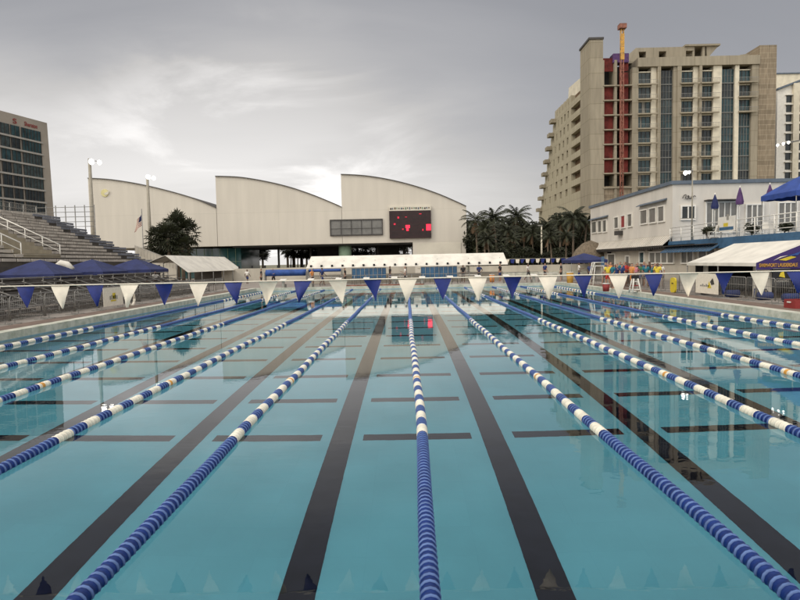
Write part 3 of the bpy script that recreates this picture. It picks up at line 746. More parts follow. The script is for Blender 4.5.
# white bundle on canopy behind, stored boards
p = at(58, 259, 41); MB().tube([(p.x-.3, 41.2, p.z-.6), (p.x+.1, 41.2, p.z-.3), (p.x+.5, 41.2, p.z-.4), (p.x+.8, 41.2, p.z-.75)], .24, 8).build('rolled_tarp', 'tarp').location.z += 0
tag(bpy.data.objects['rolled_tarp'], 'white rolled tarpaulin between two dark blue canopies below the grandstand', 'tarpaulin')
canopy('dark blue canopy by the lifeguard chair in front of the palms', at(584,258,58).x, 58, 3.4, at(584,253.2,58).z, at(584,260,58).z, .28, 'blue', vz=.25, group='blue canopies on the right')
canopy('bright blue canopy on the upper terrace at the right edge', at(812,180,38).x, 38.5, 3.6, at(812,172,38).z, at(812,192,38).z, 4.0, 'blue2', vz=.3, group='blue canopies on the right')
# white gabled tent left
t = thing('gabled_tent', 'long white gabled tent roof between the grandstand and the palms', 'tent', (-24, 66, .28))
l, pk, rr2 = at(147, 263, 58), at(165, 255.5, 58), at(188, 272.5, 58)
rf_ = [at(190, 263.5, 78), at(228, 257.5, 77), at(240, 268.7, 76)]
def sheet(b, q, th=.03):
    a, c, d_, e_ = q; n_ = (c-a).cross(e_-a).normalized()*th
    b.prism([a, c, d_, e_], n_)
lb_, pb_, rb_ = Vector((l.x, 77, l.z)), Vector((pk.x, 77, pk.z)), Vector((rr2.x, 77, rr2.z))
b = MB(); sheet(b, (pk, rr2, rb_, pb_)); sheet(b, (pk-Vector((.01,0,0)), pb_-Vector((.01,0,0)), lb_, l)); b.build('roof', 'tarp', t)
for q in range(6):
    y = 58.2+q*3.7
    for pp in (l, rr2): MB().tube([(pp.x, y, .28), (pp.x, y, pp.z-.03)], .05, 6).build('post', 'galv', t)
    MB().tube([(l.x, y, l.z-.06), (pk.x, y, pk.z-.08), (rr2.x, y, rr2.z-.06)], .03, 5).build('rafter', 'galv', t)
MB().box((l.x+.3, 70, .28), (rr2.x-.5, 70.2, 1.9)).build('back_screen', 'riser', t)

# long white roof over the far deck
t = thing('shade_roof', 'long white sheet roof over the far end deck below the hall', 'shelter', (at(408, 262, 62).x, 62, .28))
a, c = at(306, 267.5, 61), at(508, 264.5, 61); ztop = at(400, 255.0, 62.5).z
zlo = at(400, 266.8, 61).z
b = MB(); sheet(b, (Vector((a.x, 61, zlo)), Vector((c.x, 61, zlo)), Vector((c.x-.2, 62.6, ztop)), Vector((a.x+.3, 62.6, ztop))), .04)
rf = b.build('roof', 'tarp', t)
x = a.x+.6; k = 0
while x < c.x:
    pz = .28
    MB().tube([(x, 61.9, .28), (x, 61.9, zlo+.75)], .05, 6).build('post', 'galv', t); x += 3.2
x = a.x+.5; g = MB(); k = 0
while x < c.x-.3:
    yq = 61.25; zq = zlo+.25; g.box((x-.10, yq-.20, zq-.10), (x+.10, yq-.02, zq+.10)); x += 1.07
g.build('spotlight', 'black', t)
b = MB().box((a.x+.2, 63.0, .28), (c.x-.2, 63.2, 1.2)).build('back_screen', 'clubl', t)
# blue covers / boards on the far deck
def cov(px0, py0, px1, py1, Y, m_, name, label, cat, round_=False):
    p0, p1 = at(px0, py1, Y), at(px1, py0, Y); z0 = max(.285, p0.z)
    tt = thing(name, label, cat, ((p0.x+p1.x)/2, Y, .28))
    if round_:
        rr3 = (p1.z-z0)/2
        MB().tube([(p0.x+(p1.x-p0.x)*i/10, Y+.02*math.sin(i*2), z0+rr3) for i in range(11)], rr3, 14).build('rolled_sheet', m_, tt)
        for s in (p0.x-.06, p1.x+.06): MB().box((s-.05, Y-.3, .28), (s+.05, Y+.3, z0+rr3+.1)).build('end_frame', 'galv', tt)
    else:
        b = MB(); n_ = 8
        b.box((p0.x, Y, z0), (p1.x, Y+.08, p1.z)); b.build('panel', m_, tt)
        g = MB()
        for i in range(n_+1): x = p0.x+(p1.x-p0.x)*i/n_; g.tube([(x, Y-.03, .28), (x, Y-.03, p1.z+.05)], .025, 5)
        g.tube([(p0.x, Y-.03, p1.z+.03), (p1.x, Y-.03, p1.z+.03)], .025, 5); g.build('frame', 'galv', tt)
cov(266, 269, 306, 276.5, 60, 'bluecov', 'cover_reel', 'rolled blue pool cover on the left of the far deck', 'pool cover', True)
cov(309, 268.5, 341, 272.2, 59, 'bluecov', 'cover_reel', 'thin rolled blue pool cover under the left part of the white roof', 'pool cover', True)
cov(352, 268, 386, 278.5, 59, 'bluewin', 'windscreen', 'dark blue windscreen panel under the middle of the white roof', 'screen')
cov(421, 266.5, 457, 277.8, 59, 'bluewin', 'windscreen', 'teal blue windscreen panel below the scoreboard', 'screen')
# far deck clutter: chairs and tables
def simple_table(x, y, label):
    t = thing('folding_table', label, 'table', (x, y, .28), 'tables on the far deck')
    MB().box((-.9, -.38, .72), (.9, .38, .76)).build('table_top', 'white', t, True)
    for sx_ in (-.75, .75):
        for sy in (-.3, .3): MB().tube([(sx_, sy, 0), (sx_, sy, .72)], .02, 5).build('leg', 'galv', t, True)
for i, px in enumerate((330, 398, 468, 548)): simple_table(at(px, 275, 58).x, 58, 'white folding table on the far deck, '+nth(i))

# starting blocks on the far end
def block_proto():
    t = thing('starting_block', 'x', 'starting block', (0, 0, 0), 'starting blocks at the far end')
    MB().prism([(-.27, .1, .62), (.27, .1, .62), (.27, .75, .72), (-.27, .75, .72)], (0, 0, .06)).build('platform', 'white', t, True)
    MB().box((-.1, .3, 0), (.1, .6, .64)).build('pedestal', 'railgrey', t, True)
    MB().box((-.2, .70, .0), (.2, .95, .3)).build('step', 'galv', t, True)
    return t
pr = block_proto()
for i, k in enumerate(range(-5, 5)):
    x = 0.12+2.5*(k+.5); lb = 'white starting block at the far end of the pool, '+nth(i)
    if i == 0: pr.location = (x, PY1-.05, DZ); pr['label'] = lb
    else: copy_tree(pr, (x, PY1-.05, DZ), label=lb)
# safety rail + orange rope along far end
t = thing('gangway_rail', 'low railing with rusty orange beam along the far edge of the pool', 'railing', (0, PY1+1.3, DZ))
b = MB(); x = -9
while x <= 12: b.tube([(x, PY1+1.4, DZ), (x, PY1+1.4, DZ+.95)], .03, 5); x += 1.05
for h in (.55, .95): b.tube([(-9, PY1+1.4, DZ+h), (12, PY1+1.4, DZ+h)], .025, 5)
b.build('rail', 'galv', t); MB().box((-5.5, PY1+.02, DZ+.02), (1.5, PY1+.12, DZ+.13)).build('edge_beam', 'rust2', t)

# ------------------------------------------------------------------ perimeter walls far
t = thing('perimeter_wall', 'low cream perimeter wall behind the far deck left of the white roof', 'wall', (at(270, 262, 74).x, 74, .28))
MB().box((at(196,262,74).x, 74, .28), (at(415,262,74).x, 74.25, at(300,267.5,74).z)).build('wall', 'clubl', t)
g = MB(); x = at(196,262,74).x+.5
zz = at(300,267.5,74).z
while x < at(415,262,74).x: g.box((x-.1, 74.05, zz+.002), (x+.1, 74.2, zz+.35)); g.tube([(x, 74.12, zz), (x, 74.12, zz+.2)], .03, 4); x += 1.6
g.build('bird_spike', 'black', t)
t = thing('low_spectator_wall', 'low pale spectator wall with rail and bunting in front of the palms', 'wall', (at(540, 262, 74).x, 74, .28))
x0, x1 = at(470,262,74).x, at(592,262,74).x; zz = at(540,261.2,74).z-.45
MB().box((x0, 74, .28), (x1, 74.3, zz)).build('wall', 'clubl', t)
MB().box((x0, 73.2, .28), (x1, 73.99, .85)).build('step', 'coping', t)
g = MB(); x = x0
while x < x1: g.tube([(x, 74.1, zz), (x, 74.1, zz+.8)], .025, 5); x += 1.2
g.tube([(x0, 74.1, zz+.8), (x1, 74.1, zz+.8)], .03, 5); g.build('railing', 'railgrey', t)
g = MB(); x = x0; k = 0
g2 = MB(); rb = random.Random(3)
while x < x1-.5:
    (g if k % 2 else g2).prism([(x, 73.95, zz+.75), (x+.5, 73.95, zz+.75), (x+.45-rb.random()*.2, 73.95, zz+.25), (x+.05, 73.95, zz+.3)], (0, -.02, 0)); x += .62; k += 1
g.build('bunting', 'pwhite', t); g2.build('bunting', 'pblue', t)

# ------------------------------------------------------------------ club building right
CX = 23.0; CY0, CY1 = 52.4, 75.5
club = thing('club_building', 'two storey white club house with blue roof trim and terrace on the right side', 'building', (CX+8, 52, .28))
ztopc = at(670, 184.5, CY0).z
zdeck = at(700, 239.5, atX(700, 239.5, CX).y).z
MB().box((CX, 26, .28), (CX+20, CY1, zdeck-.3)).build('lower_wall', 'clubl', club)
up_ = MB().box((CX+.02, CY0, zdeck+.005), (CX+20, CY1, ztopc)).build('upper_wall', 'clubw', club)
MB().box((CX-.15, CY0-.15, ztopc+.003), (CX+20.1, CY1+.2, ztopc+.30)).build('roof_trim', 'slate', club)
MB().box((CX-.35, 26, zdeck-.297), (CX+20, CY0-.01, zdeck)).build('terrace_slab', 'clubblue', club)
MB().box((CX-.37, 26, zdeck-.75), (CX-.005, 47.5, zdeck-.30)).build('blue_fascia', 'clubblue', club)
# awnings
def awning(y0, y1, m_, zup, zlo, outx):
    b = MB(); b.prism([(CX-.01, y0, zup), (CX-outx, y0, zlo), (CX-outx, y0, zlo-.06), (CX-.01, y0, zup-.06)], (0, y1-y0, 0))
    aw = b.build('awning', m_, club)
    g = MB(); y = y0+.15
    while y < y1: g.prism([(CX-.012, y, zup+.002), (CX-outx, y, zlo+.002), (CX-outx, y, zlo+.05), (CX-.012, y, zup+.05)], (0, .09, 0)); y += .5
    g.build('awning_rib', 'clubl' if m_ == 'clubw' else 'slate', aw)
awning(52.2, 75.4, 'clubw', zdeck+.55, zdeck-.25, .9); awning(43.8, 52.15, 'clubblue', zdeck-.28, zdeck-.9, 1.1)
g = MB(); y = 52
while y < 75.4: g.box((CX-.92, y, zdeck-.62), (CX-.01, y+.08, zdeck-.45)); y += .5
g.box((CX-.93, 44, zdeck-.44), (CX-.01, 75.4, zdeck-.38)); g.build('awning_bracket_and_shade', 'dark', club)  # brackets, plus a dark strip painted as shadow under the awning
def uwin(px0, px1, py0, py1, m_='glassg', X=CX, name='window', n_=1):
    p0 = atX(px0, (py0+py1)/2, X); p1 = atX(px1, (py0+py1)/2, X); zc = atX((px0+px1)/2, py0, X).z, atX((px0+px1)/2, py1, X).z
    y0, y1 = sorted((p0.y, p1.y)); z0, z1 = sorted(zc)
    fr = MB().box((X-.14, y0-.12, z0-.12), (X-.003, y1+.12, z0)).box((X-.14, y0-.12, z1), (X-.003, y1+.12, z1+.12)).box((X-.14, y0-.12, z0), (X-.003, y0, z1)).box((X-.14, y1, z0), (X-.003, y1+.12, z1))
    for q in range(1, n_): yy = y0+(y1-y0)*q/n_; fr.box((X-.12, yy-.06, z0), (X-.003, yy+.06, z1))
    w = fr.build(name, 'white', club)
    MB().box((X-.05, y0+.002, z0+.002), (X-.004, y1-.002, z1-.002)).build('pane', m_, w)
XU = CX+.02
for (a, c, t0, t1, m_) in ((592.2,597,222,232.5,'glassg'),(598.6,602,221.2,232,'glassg'),(603.5,607,220.4,231.5,'glassg'),
        (615,619,217.5,228,'glassg'),(621.8,625.6,216,227.3,'red'),(628.5,632.5,214.3,226,'glassg'),
        (641.3,647.8,210.5,223.3,'glassg'),(650,656.6,208.5,222.2,'glassg'),(659,664.8,206.8,221,'glassg')):
    uwin(a, c, t0, t1, m_, XU)
for (a, c, t0) in ((592,607.5,219),(641,665.5,204)):
    ya, yb = atX(a, 225, XU).y, atX(c, 225, XU).y; z = atX((a+c)/2, t0, XU).z
    MB().prism([(XU-.01, yb-.3, z+.25), (XU-.4, yb-.3, z+.06), (XU-.4, yb-.3, z-.0), (XU-.01, yb-.3, z+.12)], (0, ya-yb+.6, 0)).build('window_hood', 'slate', club)
uwin(650.5,674.5,252.5,262.5,'glassg',CX,n_=4); uwin(682.5,694,251,262.5,'glassg',CX,n_=2); uwin(640.5,644.8,252.5,262.5,'glassb',CX); uwin(700,716,249,261,'glassg',CX,n_=2)
uwin(608.5,615.5,254.5,270,'glassg',CX,'door'); uwin(626.5,630,256.5,272,'glassg',CX,'door')
MB().box((XU-.5, atX(623,233,XU).y, atX(621,235,XU).z), (XU-.01, atX(618.8,233,XU).y, atX(621,230.8,XU).z)).build('air_conditioner', 'dark', club)
for px, py in ((652,249.5),(611,252.5)):
    p = atX(px, py, CX); MB().box((CX-.4, p.y-.12, p.z-.1), (CX-.01, p.y+.12, p.z+.12)).build('wall_light', 'black', club)
# end wall facing the camera
def ewin(px0, py0, px1, py1, n_=2, m_='glassg', name='window'):
    a, c = at(px0, py1, CY0), at(px1, py0, CY0); z0 = max(a.z, zdeck+.02)
    fr = MB().box((a.x-.12, CY0-.14, z0-.12 if z0 > zdeck+.2 else z0), (c.x+.12, CY0-.003, z0+.0 if z0 > zdeck+.2 else z0+.05)).box((a.x-.12, CY0-.14, c.z), (c.x+.12, CY0-.003, c.z+.12))
    fr.box((a.x-.12, CY0-.14, z0+.05), (a.x, CY0-.003, c.z)).box((c.x, CY0-.14, z0+.05), (c.x+.12, CY0-.003, c.z))
    for q in range(1, n_): x = a.x+(c.x-a.x)*q/n_; fr.box((x-.05, CY0-.12, z0+.05), (x+.05, CY0-.003, c.z-.01))
    w = fr.build(name, 'white', club); MB().box((a.x+.002, CY0-.05, z0+.052), (c.x-.002, CY0-.004, c.z-.002)).build('pane', m_, w)
ewin(681.5, 206.5, 694, 219, 2, 'glass'); ewin(706, 202.5, 736, 232, 5, 'glassg', 'door'); ewin(746, 205, 762, 232, 3); ewin(778, 203, 796, 232, 3)
MB().box((at(704,200,CY0).x, CY0-.7, at(704,201.2,CY0).z), (at(738,200,CY0).x, CY0-.01, at(704,200.2,CY0).z)).build('door_canopy', 'dark', club)
# wrought script sign
pt = [(682,198.5),(683.5,195.5),(685.5,195),(685,198.5),(687,199),(688.5,196.5),(687,195.8),(689.5,199),(691.5,195.5),(690.5,198.8),(693.5,196),(695,196.8)]
MB().tube([(at(x_, y_, CY0).x, CY0-.12, at(x_, y_, CY0).z) for x_, y_ in smooth(pt, 4)], .035, 5).build('script_sign', 'dark', club)
# terrace railing
tr = MB(); y = 27.0
while y <= CY0: tr.tube([(CX-.25, y, zdeck), (CX-.25, y, zdeck+1.15)], .045, 6); y += 2.1
for h in (.3, .6, .88, 1.15): tr.tube([(CX-.25, 27, zdeck+h), (CX-.25, CY0-.2, zdeck+h)], .022 if h < 1.1 else .035, 5)
tr.build('terrace_railing', 'white', club)
# terrace furniture
def closed_umbrella(px, pytop, pybot, Y, m_, label):
    a = at(px, pytop, Y); z0 = at(px, pybot, Y).z; x = a.x
    t = thing('closed_umbrella', label, 'umbrella', (x, Y, zdeck), 'closed umbrellas on the terrace')
    MB().tube([(x, Y, zdeck), (x, Y, a.z+.1)], .03, 6).build('pole', 'white', t)
    n_ = 12; prof = [(0, a.z), (.09, a.z-.3), (.16, (a.z+z0)/2), (.25, z0+.1), (.22, z0-.1)]
    vs = []; fs = []
    for r_, z in prof:
        for j in range(n_): q = 2*math.pi*j/n_; rr5 = r_*(1 if j % 2 else .6)+.02; vs.append((x+rr5*math.cos(q), Y+rr5*math.sin(q), z))
    for i in range(len(prof)-1):
        for j in range(n_): fs.append((i*n_+j, i*n_+(j+1) % n_, (i+1)*n_+(j+1) % n_, (i+1)*n_+j))
    MB().add(vs, fs).build('folded_canopy', m_, t)
    MB().tube([(x, Y, zdeck), (x, Y, zdeck+.12)], .28, 12).build('base', 'galv', t)
closed_umbrella(740, 187, 203, 45, 'c_violet' if 'c_violet' in MT else 'purple', 'closed purple umbrella on the terrace in front of the dark doorway')
closed_umbrella(715, 194, 207.5, 46, 'blue', 'closed navy umbrella on the terrace, left of the purple one')
closed_umbrella(770, 184, 198, 44, 'purple', 'closed umbrella beside the bright blue canopy on the terrace')
t = thing('terrace_banner', 'white banner with blue and yellow marks hung on the terrace railing', 'banner', (CX-.4, atX(725,224,CX-.4).y, zdeck))
y0, y1 = atX(735,224,CX-.4).y, atX(718,224,CX-.4).y; z0, z1 = atX(726,231.5,CX-.4).z, atX(726,216.5,CX-.4).z
MB().box((CX-.40, y0, z0), (CX-.36, y1, z1)).build('sheet', 'white', t)
MB().box((CX-.41, y0+.2, z0+.1), (CX-.402, y1-.2, z0+.32)).build('printed_band', 'clubblue', t); MB().box((CX-.41, y0+.9, z0+.35), (CX-.402, y0+1.5, z0+.6)).build('printed_mark', 'pyellow', t)
MB().box((CX-.41, y0+.8, z0+.8), (CX-.402, y0+1.1, z0+1.2)).build('printed_mark', 'railgrey', t)
def chair(x, y, z, rz, label, m_='white', group='white chairs on the terrace'):
    t = thing('chair', label, 'chair', (x, y, z), group)
    MB().box((-.24, -.24, .42), (.24, .24, .46)).build('seat', m_, t, True)
    MB().prism([(-.24, .22, .48), (.24, .22, .48), (.22, .32, .92), (-.22, .32, .92)], (0, .03, 0)).build('backrest', m_, t, True)
    for sx_ in (-.21, .21):
        for sy in (-.21, .21): MB().tube([(sx_*1.1, sy*1.1, 0), (sx_, sy, .42)], .018, 5).build('leg', m_, t, True)
    t.rotation_euler[2] = rz; return t
rc = random.Random(5)
chs = [(705, 47), (712, 44), (728, 48), (748, 43), (757, 46), (765, 41), (775, 40), (786, 42)]
ch0 = None
for i, (px, Y) in enumerate(chs):
    x = at(px, 225, Y).x; lb = 'white chair on the terrace behind the railing, '+nth(i)
    if ch0 is None: ch0 = chair(x, Y, zdeck, rc.uniform(0, 6), lb)
    else: copy_tree(ch0, (x, Y, zdeck), rc.uniform(0, 6), label=lb)

# leaf cluster builder -------------------------------------------------------
def leaves(b, c, rad, n_, size, rnd, mi=0, sq=.8):
    for _ in range(n_):
        while True:
            p = Vector((rnd.uniform(-1, 1), rnd.uniform(-1, 1), rnd.uniform(-1, 1)))
            if .2 < p.length < 1: break
        p = p.normalized()*(p.length**.5); p.z *= sq
        q = Vector(c)+p*rad
        a = Vector((rnd.gauss(0, 1), rnd.gauss(0, 1), rnd.gauss(0, .6))).normalized(); d_ = a.cross(Vector((rnd.gauss(0, 1), rnd.gauss(0, 1), rnd.gauss(0, 1)))).normalized()
        s = size*rnd.uniform(.6, 1.4)
        b.add([q-a*s, q-d_*s*.45, q+a*s, q+d_*s*.45], [(0,1,2,3)], mi)
def shrub(px, Y, zg, r, label, m_='leafm', h=None):
    x = at(px, 230, Y).x; rnd = random.Random(int(px*7+Y)); t = thing('shrub', label, 'shrub', (x, Y, zg))
    b = MB()
    for i in range(6): leaves(b, (x+rnd.uniform(-r, r)*.5, Y+rnd.uniform(-r, r)*.5, zg+r*.7+rnd.uniform(0, r)*.5), r*.55, 70, .09, rnd)
    b.build('foliage', m_, t); s = MB()
    for i in range(4): s.tube([(x, Y, zg), (x+rnd.uniform(-r, r)*.5, Y+rnd.uniform(-r, r)*.5, zg+r)], .02, 4)
    s.build('stem', 'trunk', t)
    return t
shrub(708, 45, zdeck, .6, 'potted shrub on the terrace by the left end of the railing'); shrub(752, 41.5, zdeck, .6, 'leafy potted shrub on the terrace right of the purple umbrella'); shrub(785, 39, zdeck, .5, 'small potted shrub on the terrace under the blue canopy')

# ------------------------------------------------------------------ purple and white team tent right
t = thing('team_tent', 'large team tent with white roof and purple gable lettered in yellow on the right deck', 'tent', (18.8, 31, .28))
YN, YF = 28.6, 35.6
e_ = at(752, 263, YN); ez = e_.z; ex = e_.x; fx = at(690, 262.5, YF).x; ex = (ex+fx)/2
rx = ex+2.75; rz_ = at(715, 244, YF).z
oth = rx+2.75
def tilted(y): return (Vector((ex, y, ez)), Vector((rx, y, rz_)), Vector((oth, y, ez)))
n0, n1_, n2_ = tilted(YN); f0, f1, f2 = tilted(YF)
b = MB(); NS = 8
for i in range(NS):
    for s in range(5):
        def pt_(i_, s_):
            q = i_/NS; w_ = s_/5; p = n0.lerp(f0, q).lerp(n1_.lerp(f1, q), w_); p.z -= .06*math.sin(math.pi*w_)*(.6+.4*abs(math.sin(q*math.pi*2))); return p
        a_, b_, c_, d_ = pt_(i, s), pt_(i+1, s), pt_(i+1, s+1), pt_(i, s+1)
        b.add([a_, b_, c_, d_], [(0,1,2,3)], 0, True)
sheet(b, (n1_+Vector((.01,0,0)), f1+Vector((.01,0,0)), f2, n2_)); b.build('roof', 'tarp', t)
MB().box((ex-.01, YN, ez-.16), (ex+.01, YF, ez-.003)).build('eave_valance', 'tarp', t)
gb = MB().prism([n0+Vector((0,-.02,0)), n2_+Vector((0,-.02,0)), n1_+Vector((0,-.02,.0))], (0, -.03, 0)).box((ex, YN-.05, ez-.32), (oth, YN-.02, ez-.004)).build('gable_sheet', 'purp', t)
lettering('lettering', 'SWIM•FORT LAUDERDALE', .24, 'yellow', gb, (ex+1.02, YN-.07, ez-.13), (1, 0, 0), (0, 0, 1), width=1.8)
b = MB().prism([(ex+1.02, YN-.055, ez+.12), (ex+1.60, YN-.055, ez+.30), (ex+1.84, YN-.055, ez+.24), (ex+1.37, YN-.055, ez+.08)], (0, -.02, 0)).build('swimmer_mark', 'pyellow', gb)
b = MB().prism([(ex+1.33, YN-.08, ez+.30), (ex+1.80, YN-.08, ez+.42), (ex+2.07, YN-.08, ez+.52), (ex+1.91, YN-.08, ez+.34), (ex+1.60, YN-.08, ez+.30)], (0, -.02, 0)).build('swimmer_mark', 'bluecov', gb)
b = MB().prism([(ex+0.78, YN-.08, ez+.10), (ex+1.13, YN-.08, ez+.24), (ex+1.45, YN-.08, ez+.33), (ex+1.10, YN-.08, ez+.28)], (0, -.02, 0)).build('swimmer_mark', 'pwhite', gb)
for (x, y) in ((ex, YN), (ex, YN+3.5), (ex, YF), (oth, YN), (oth, YF), (rx, YN)):
    MB().tube([(x+.04, y+.02, .28), (x+.04, y+.02, ez-.02)], .035, 6).build('leg', 'galv', t)
MB().box((rx+1.2, YN+1, .28), (rx+1.3, YF, ez)).box((ex+.5, YF-.1, .28), (rx+1.19, YF, ez)).build('dark_sidewall', 'black', t)
MB().box((ex+.9, YN+.4, .28), (ex+1.0, YN+1.8, ez-.1)).build('side_flap', 'tarp', t)
MB().box((ex+.9, YF-.6, .28), (ex+.96, YF-.12, ez-.1)).build('side_flap', 'tarp', t)
bn = thing('black_banner', 'black banner with yellow mark and pale lettering hanging below the purple gable', 'banner', (at(781,278,YN-.1).x, YN-.1, .9))
a_, c_ = at(772.5, 285.5, YN-.1), at(790.5, 268.5, YN-.1)
MB().box((a_.x, YN-.1, a_.z), (c_.x, YN-.07, c_.z)).build('sheet', 'black', bn)
MB().tube([(a_.x, YN-.08, c_.z), (c_.x, YN-.08, c_.z)], .015, 5).tube([(a_.x+.02, YN-.06, c_.z), (a_.x+.02, YN-.06, ez-.3)], .008, 4).tube([(c_.x-.02, YN-.06, c_.z), (c_.x-.02, YN-.06, ez-.3)], .008, 4).build('hanger', 'galv', bn)
lettering('lettering', 'LAUDERDALE', .14, 'railgrey', bn, ((a_.x+c_.x)/2, YN-.115, a_.z+.2), (1,0,0), (0,0,1), width=.68)
MB().prism([((a_.x+c_.x)/2-.12, YN-.102, a_.z+.42), ((a_.x+c_.x)/2+.16, YN-.102, a_.z+.36), ((a_.x+c_.x)/2+.1, YN-.102, a_.z+.66), ((a_.x+c_.x)/2-.05, YN-.102, a_.z+.6)], (0, -.01, 0)).build('printed_mark', 'pyellow', bn)
# bins, tables and chairs stacked in the tent / behind the fence
for i, (x, y, m_) in enumerate(((17.4, 26, 'black'), (17.6, 24.2, 'black'), (17.3, 29.5, 'c_navy'), (17.5, 31.5, 'black'))):
    tt = chair(x, y, .28, rc.uniform(0, 6), ['black chair behind the right barriers under the purple gable', 'black chair behind the right barriers nearest the camera', 'navy chair behind the right barriers at the tent corner', 'black chair inside the white roofed tent'][i], m_, 'chairs by the team tent')

def bag(px, Y, X_, m_, label):
    t = thing('kit_bag', label, 'bag', (X_, Y, .28), 'kit bags behind the right barriers'); b = MB()
    b.tube([(X_-.3, Y, .48), (X_-.26, Y, .48), (X_+.26, Y, .48), (X_+.3, Y, .48)], .19, 10); b.build('body', m_, t)
    MB().tube([(X_-.15, Y, .64), (X_-.08, Y, .78), (X_+.08, Y, .78), (X_+.15, Y, .64)], .02, 5).build('handle', 'black', t)
for i, (Y, X_, m_) in enumerate(((21.5, 16.8, 'c_navy'), (23.2, 17.2, 'black'), (24.9, 16.7, 'black'), (26.6, 16.9, 'c_navy'), (28.0, 16.6, 'c_navy'), (30.2, 16.3, 'c_navy'), (33.0, 16.4, 'black'))):
    bag(0, Y, X_, m_, '%s kit bag on the deck behind the right barriers, %s' % ({'c_navy': 'navy', 'c_red': 'red', 'black': 'black', 'c_teal': 'teal'}[m_], 'nearest the camera' if i == 0 else ORD[i]+' from the camera'))
for i, (x, y) in enumerate(((18.2, 22.4), (18.6, 25.2), (18.9, 27.4))):
    tt = thing('folding_table', 'dark folding table behind the right barriers, '+['nearest the camera', 'middle', 'closest to the purple gable'][i], 'table', (x, y, .28), 'tables by the team tent')
    MB().box((-.4, -.9, .72), (.4, .9, .76)).build('table_top', 'c_navy' if i == 1 else 'black', tt, True)
    for sx_ in (-.33, .33):
        for sy in (-.8, .8): MB().tube([(sx_, sy, 0), (sx_, sy, .72)], .02, 5).build('leg', 'galv', tt, True)
# ------------------------------------------------------------------ crowd barriers
def barrier_proto():
    t = thing('crowd_barrier', 'x', 'barrier', (0, 0, 0), 'crowd barriers beside the pool')
    f = MB(); f.tube([(0, -1.08, .12), (0, -1.08, 1.0), (0, -1.0, 1.08), (0, 1.0, 1.08), (0, 1.08, 1.0), (0, 1.08, .12)], .02, 6)
    f.tube([(0, -1.08, .18), (0, 1.08, .18)], .016, 5); f.tube([(0, -1.08, .72), (0, 1.08, .72)], .012, 5); f.build('frame', 'galv', t, True)
    g = MB(); y = -.98
    while y < 1.0: g.tube([(0, y, .18), (0, y, 1.07)], .0085, 4); y += .122
    g.build('bar_infill', 'galv', t, True)
    for s in (-.85, .85): MB().box((-.28, s-.025, 0), (.28, s+.025, .04)).box((-.015, s-.015, .041), (.015, s+.015, .2)).build('foot', 'galv', t, True)
    return t
bp_ = barrier_proto(); first = True
for side, X_, ys in (('left', -15.35, [19.5+2.25*i for i in range(14)]), ('right', 15.75, [20.2+2.25*i for i in range(14)])):
    for i, y in enumerate(ys):
        lb = 'steel crowd barrier on the %s of the pool, %s' % (side, 'nearest the camera' if i == 0 else ORD[i]+' from the camera')
        if first: bp_.location = (X_, y, DZ-.02); bp_['label'] = lb; first = False
        else: copy_tree(bp_, (X_+random.uniform(-.05, .05), y, DZ-.02), random.uniform(-.03, .03), label=lb)
def hung(side, px0, px1, X_, h, label):
    y0, y1 = sorted((atX(px0, 295, X_).y, atX(px1, 295, X_).y)); s = 1 if X_ > 0 else -1
    t = thing('fence_banner', label, 'banner', (X_, (y0+y1)/2, DZ))
    z0, z1 = DZ+.12, DZ+.12+h
    MB().box((X_, y0, z0), (X_+.02, y1, z1)).build('sheet', 'pwhite', t)
    u = (y1-y0)
    xm = X_-.012*s if s > 0 else X_+.022
    def mk(a, c, e, f, m_): MB().box((xm, y0+u*a, z0+h*e), (xm+.008, y0+u*c, z0+h*f)).build('printed_mark', m_, t)
    if s > 0:
        for i in range(5): mk(.72-.0*i-(i*.085), .78-(i*.085), .35, .42+.05*(i % 2), 'railgrey')
        MB().prism([(xm, y0+u*.38, z0+h*.62), (xm, y0+u*.28, z0+h*.30), (xm, y0+u*.45, z0+h*.28)], (.008, 0, 0)).build('printed_mark', 'pyellow', t)
        MB().prism([(xm-.01, y0+u*.22, z0+h*.78), (xm-.01, y0+u*.15, z0+h*.5), (xm-.01, y0+u*.27, z0+h*.45), (xm-.01, y0+u*.33, z0+h*.6)], (.008, 0, 0)).build('printed_mark', 'dark', t)
    else:
        for i in range(5): mk(.30+(i*.085), .36+(i*.085), .35, .55+.05*(i % 2), 'railgrey')
        mk(.35, .62, .25, .33, 'pyellow'); mk(.45, .6, .38, .7, 'pyellow')
hung('right', 695.5, 718, 15.64, 1.05, 'white banner with yellow and black swimmer mark on the right barriers')
hung('left', 103, 122.5, -15.25, .95, 'white banner with grey and yellow marks on the left barriers')
# life ring on left fence
t = thing('life_ring', 'white life ring hanging on the left barriers beside the banner', 'life ring', (-15.2, 34, .8))
pr_ = atX(131, 299, -15.2); b = MB(); n_ = 24
b.tube([(-15.18, pr_.y+.36*math.cos(2*math.pi*i/n_), pr_.z+.36*math.sin(2*math.pi*i/n_)) for i in range(n_+1)], .07, 8); t.location = (-15.2, pr_.y, .8); BASE[t.name] = Vector(t.location)
b.build('ring', 'pwhite', t)

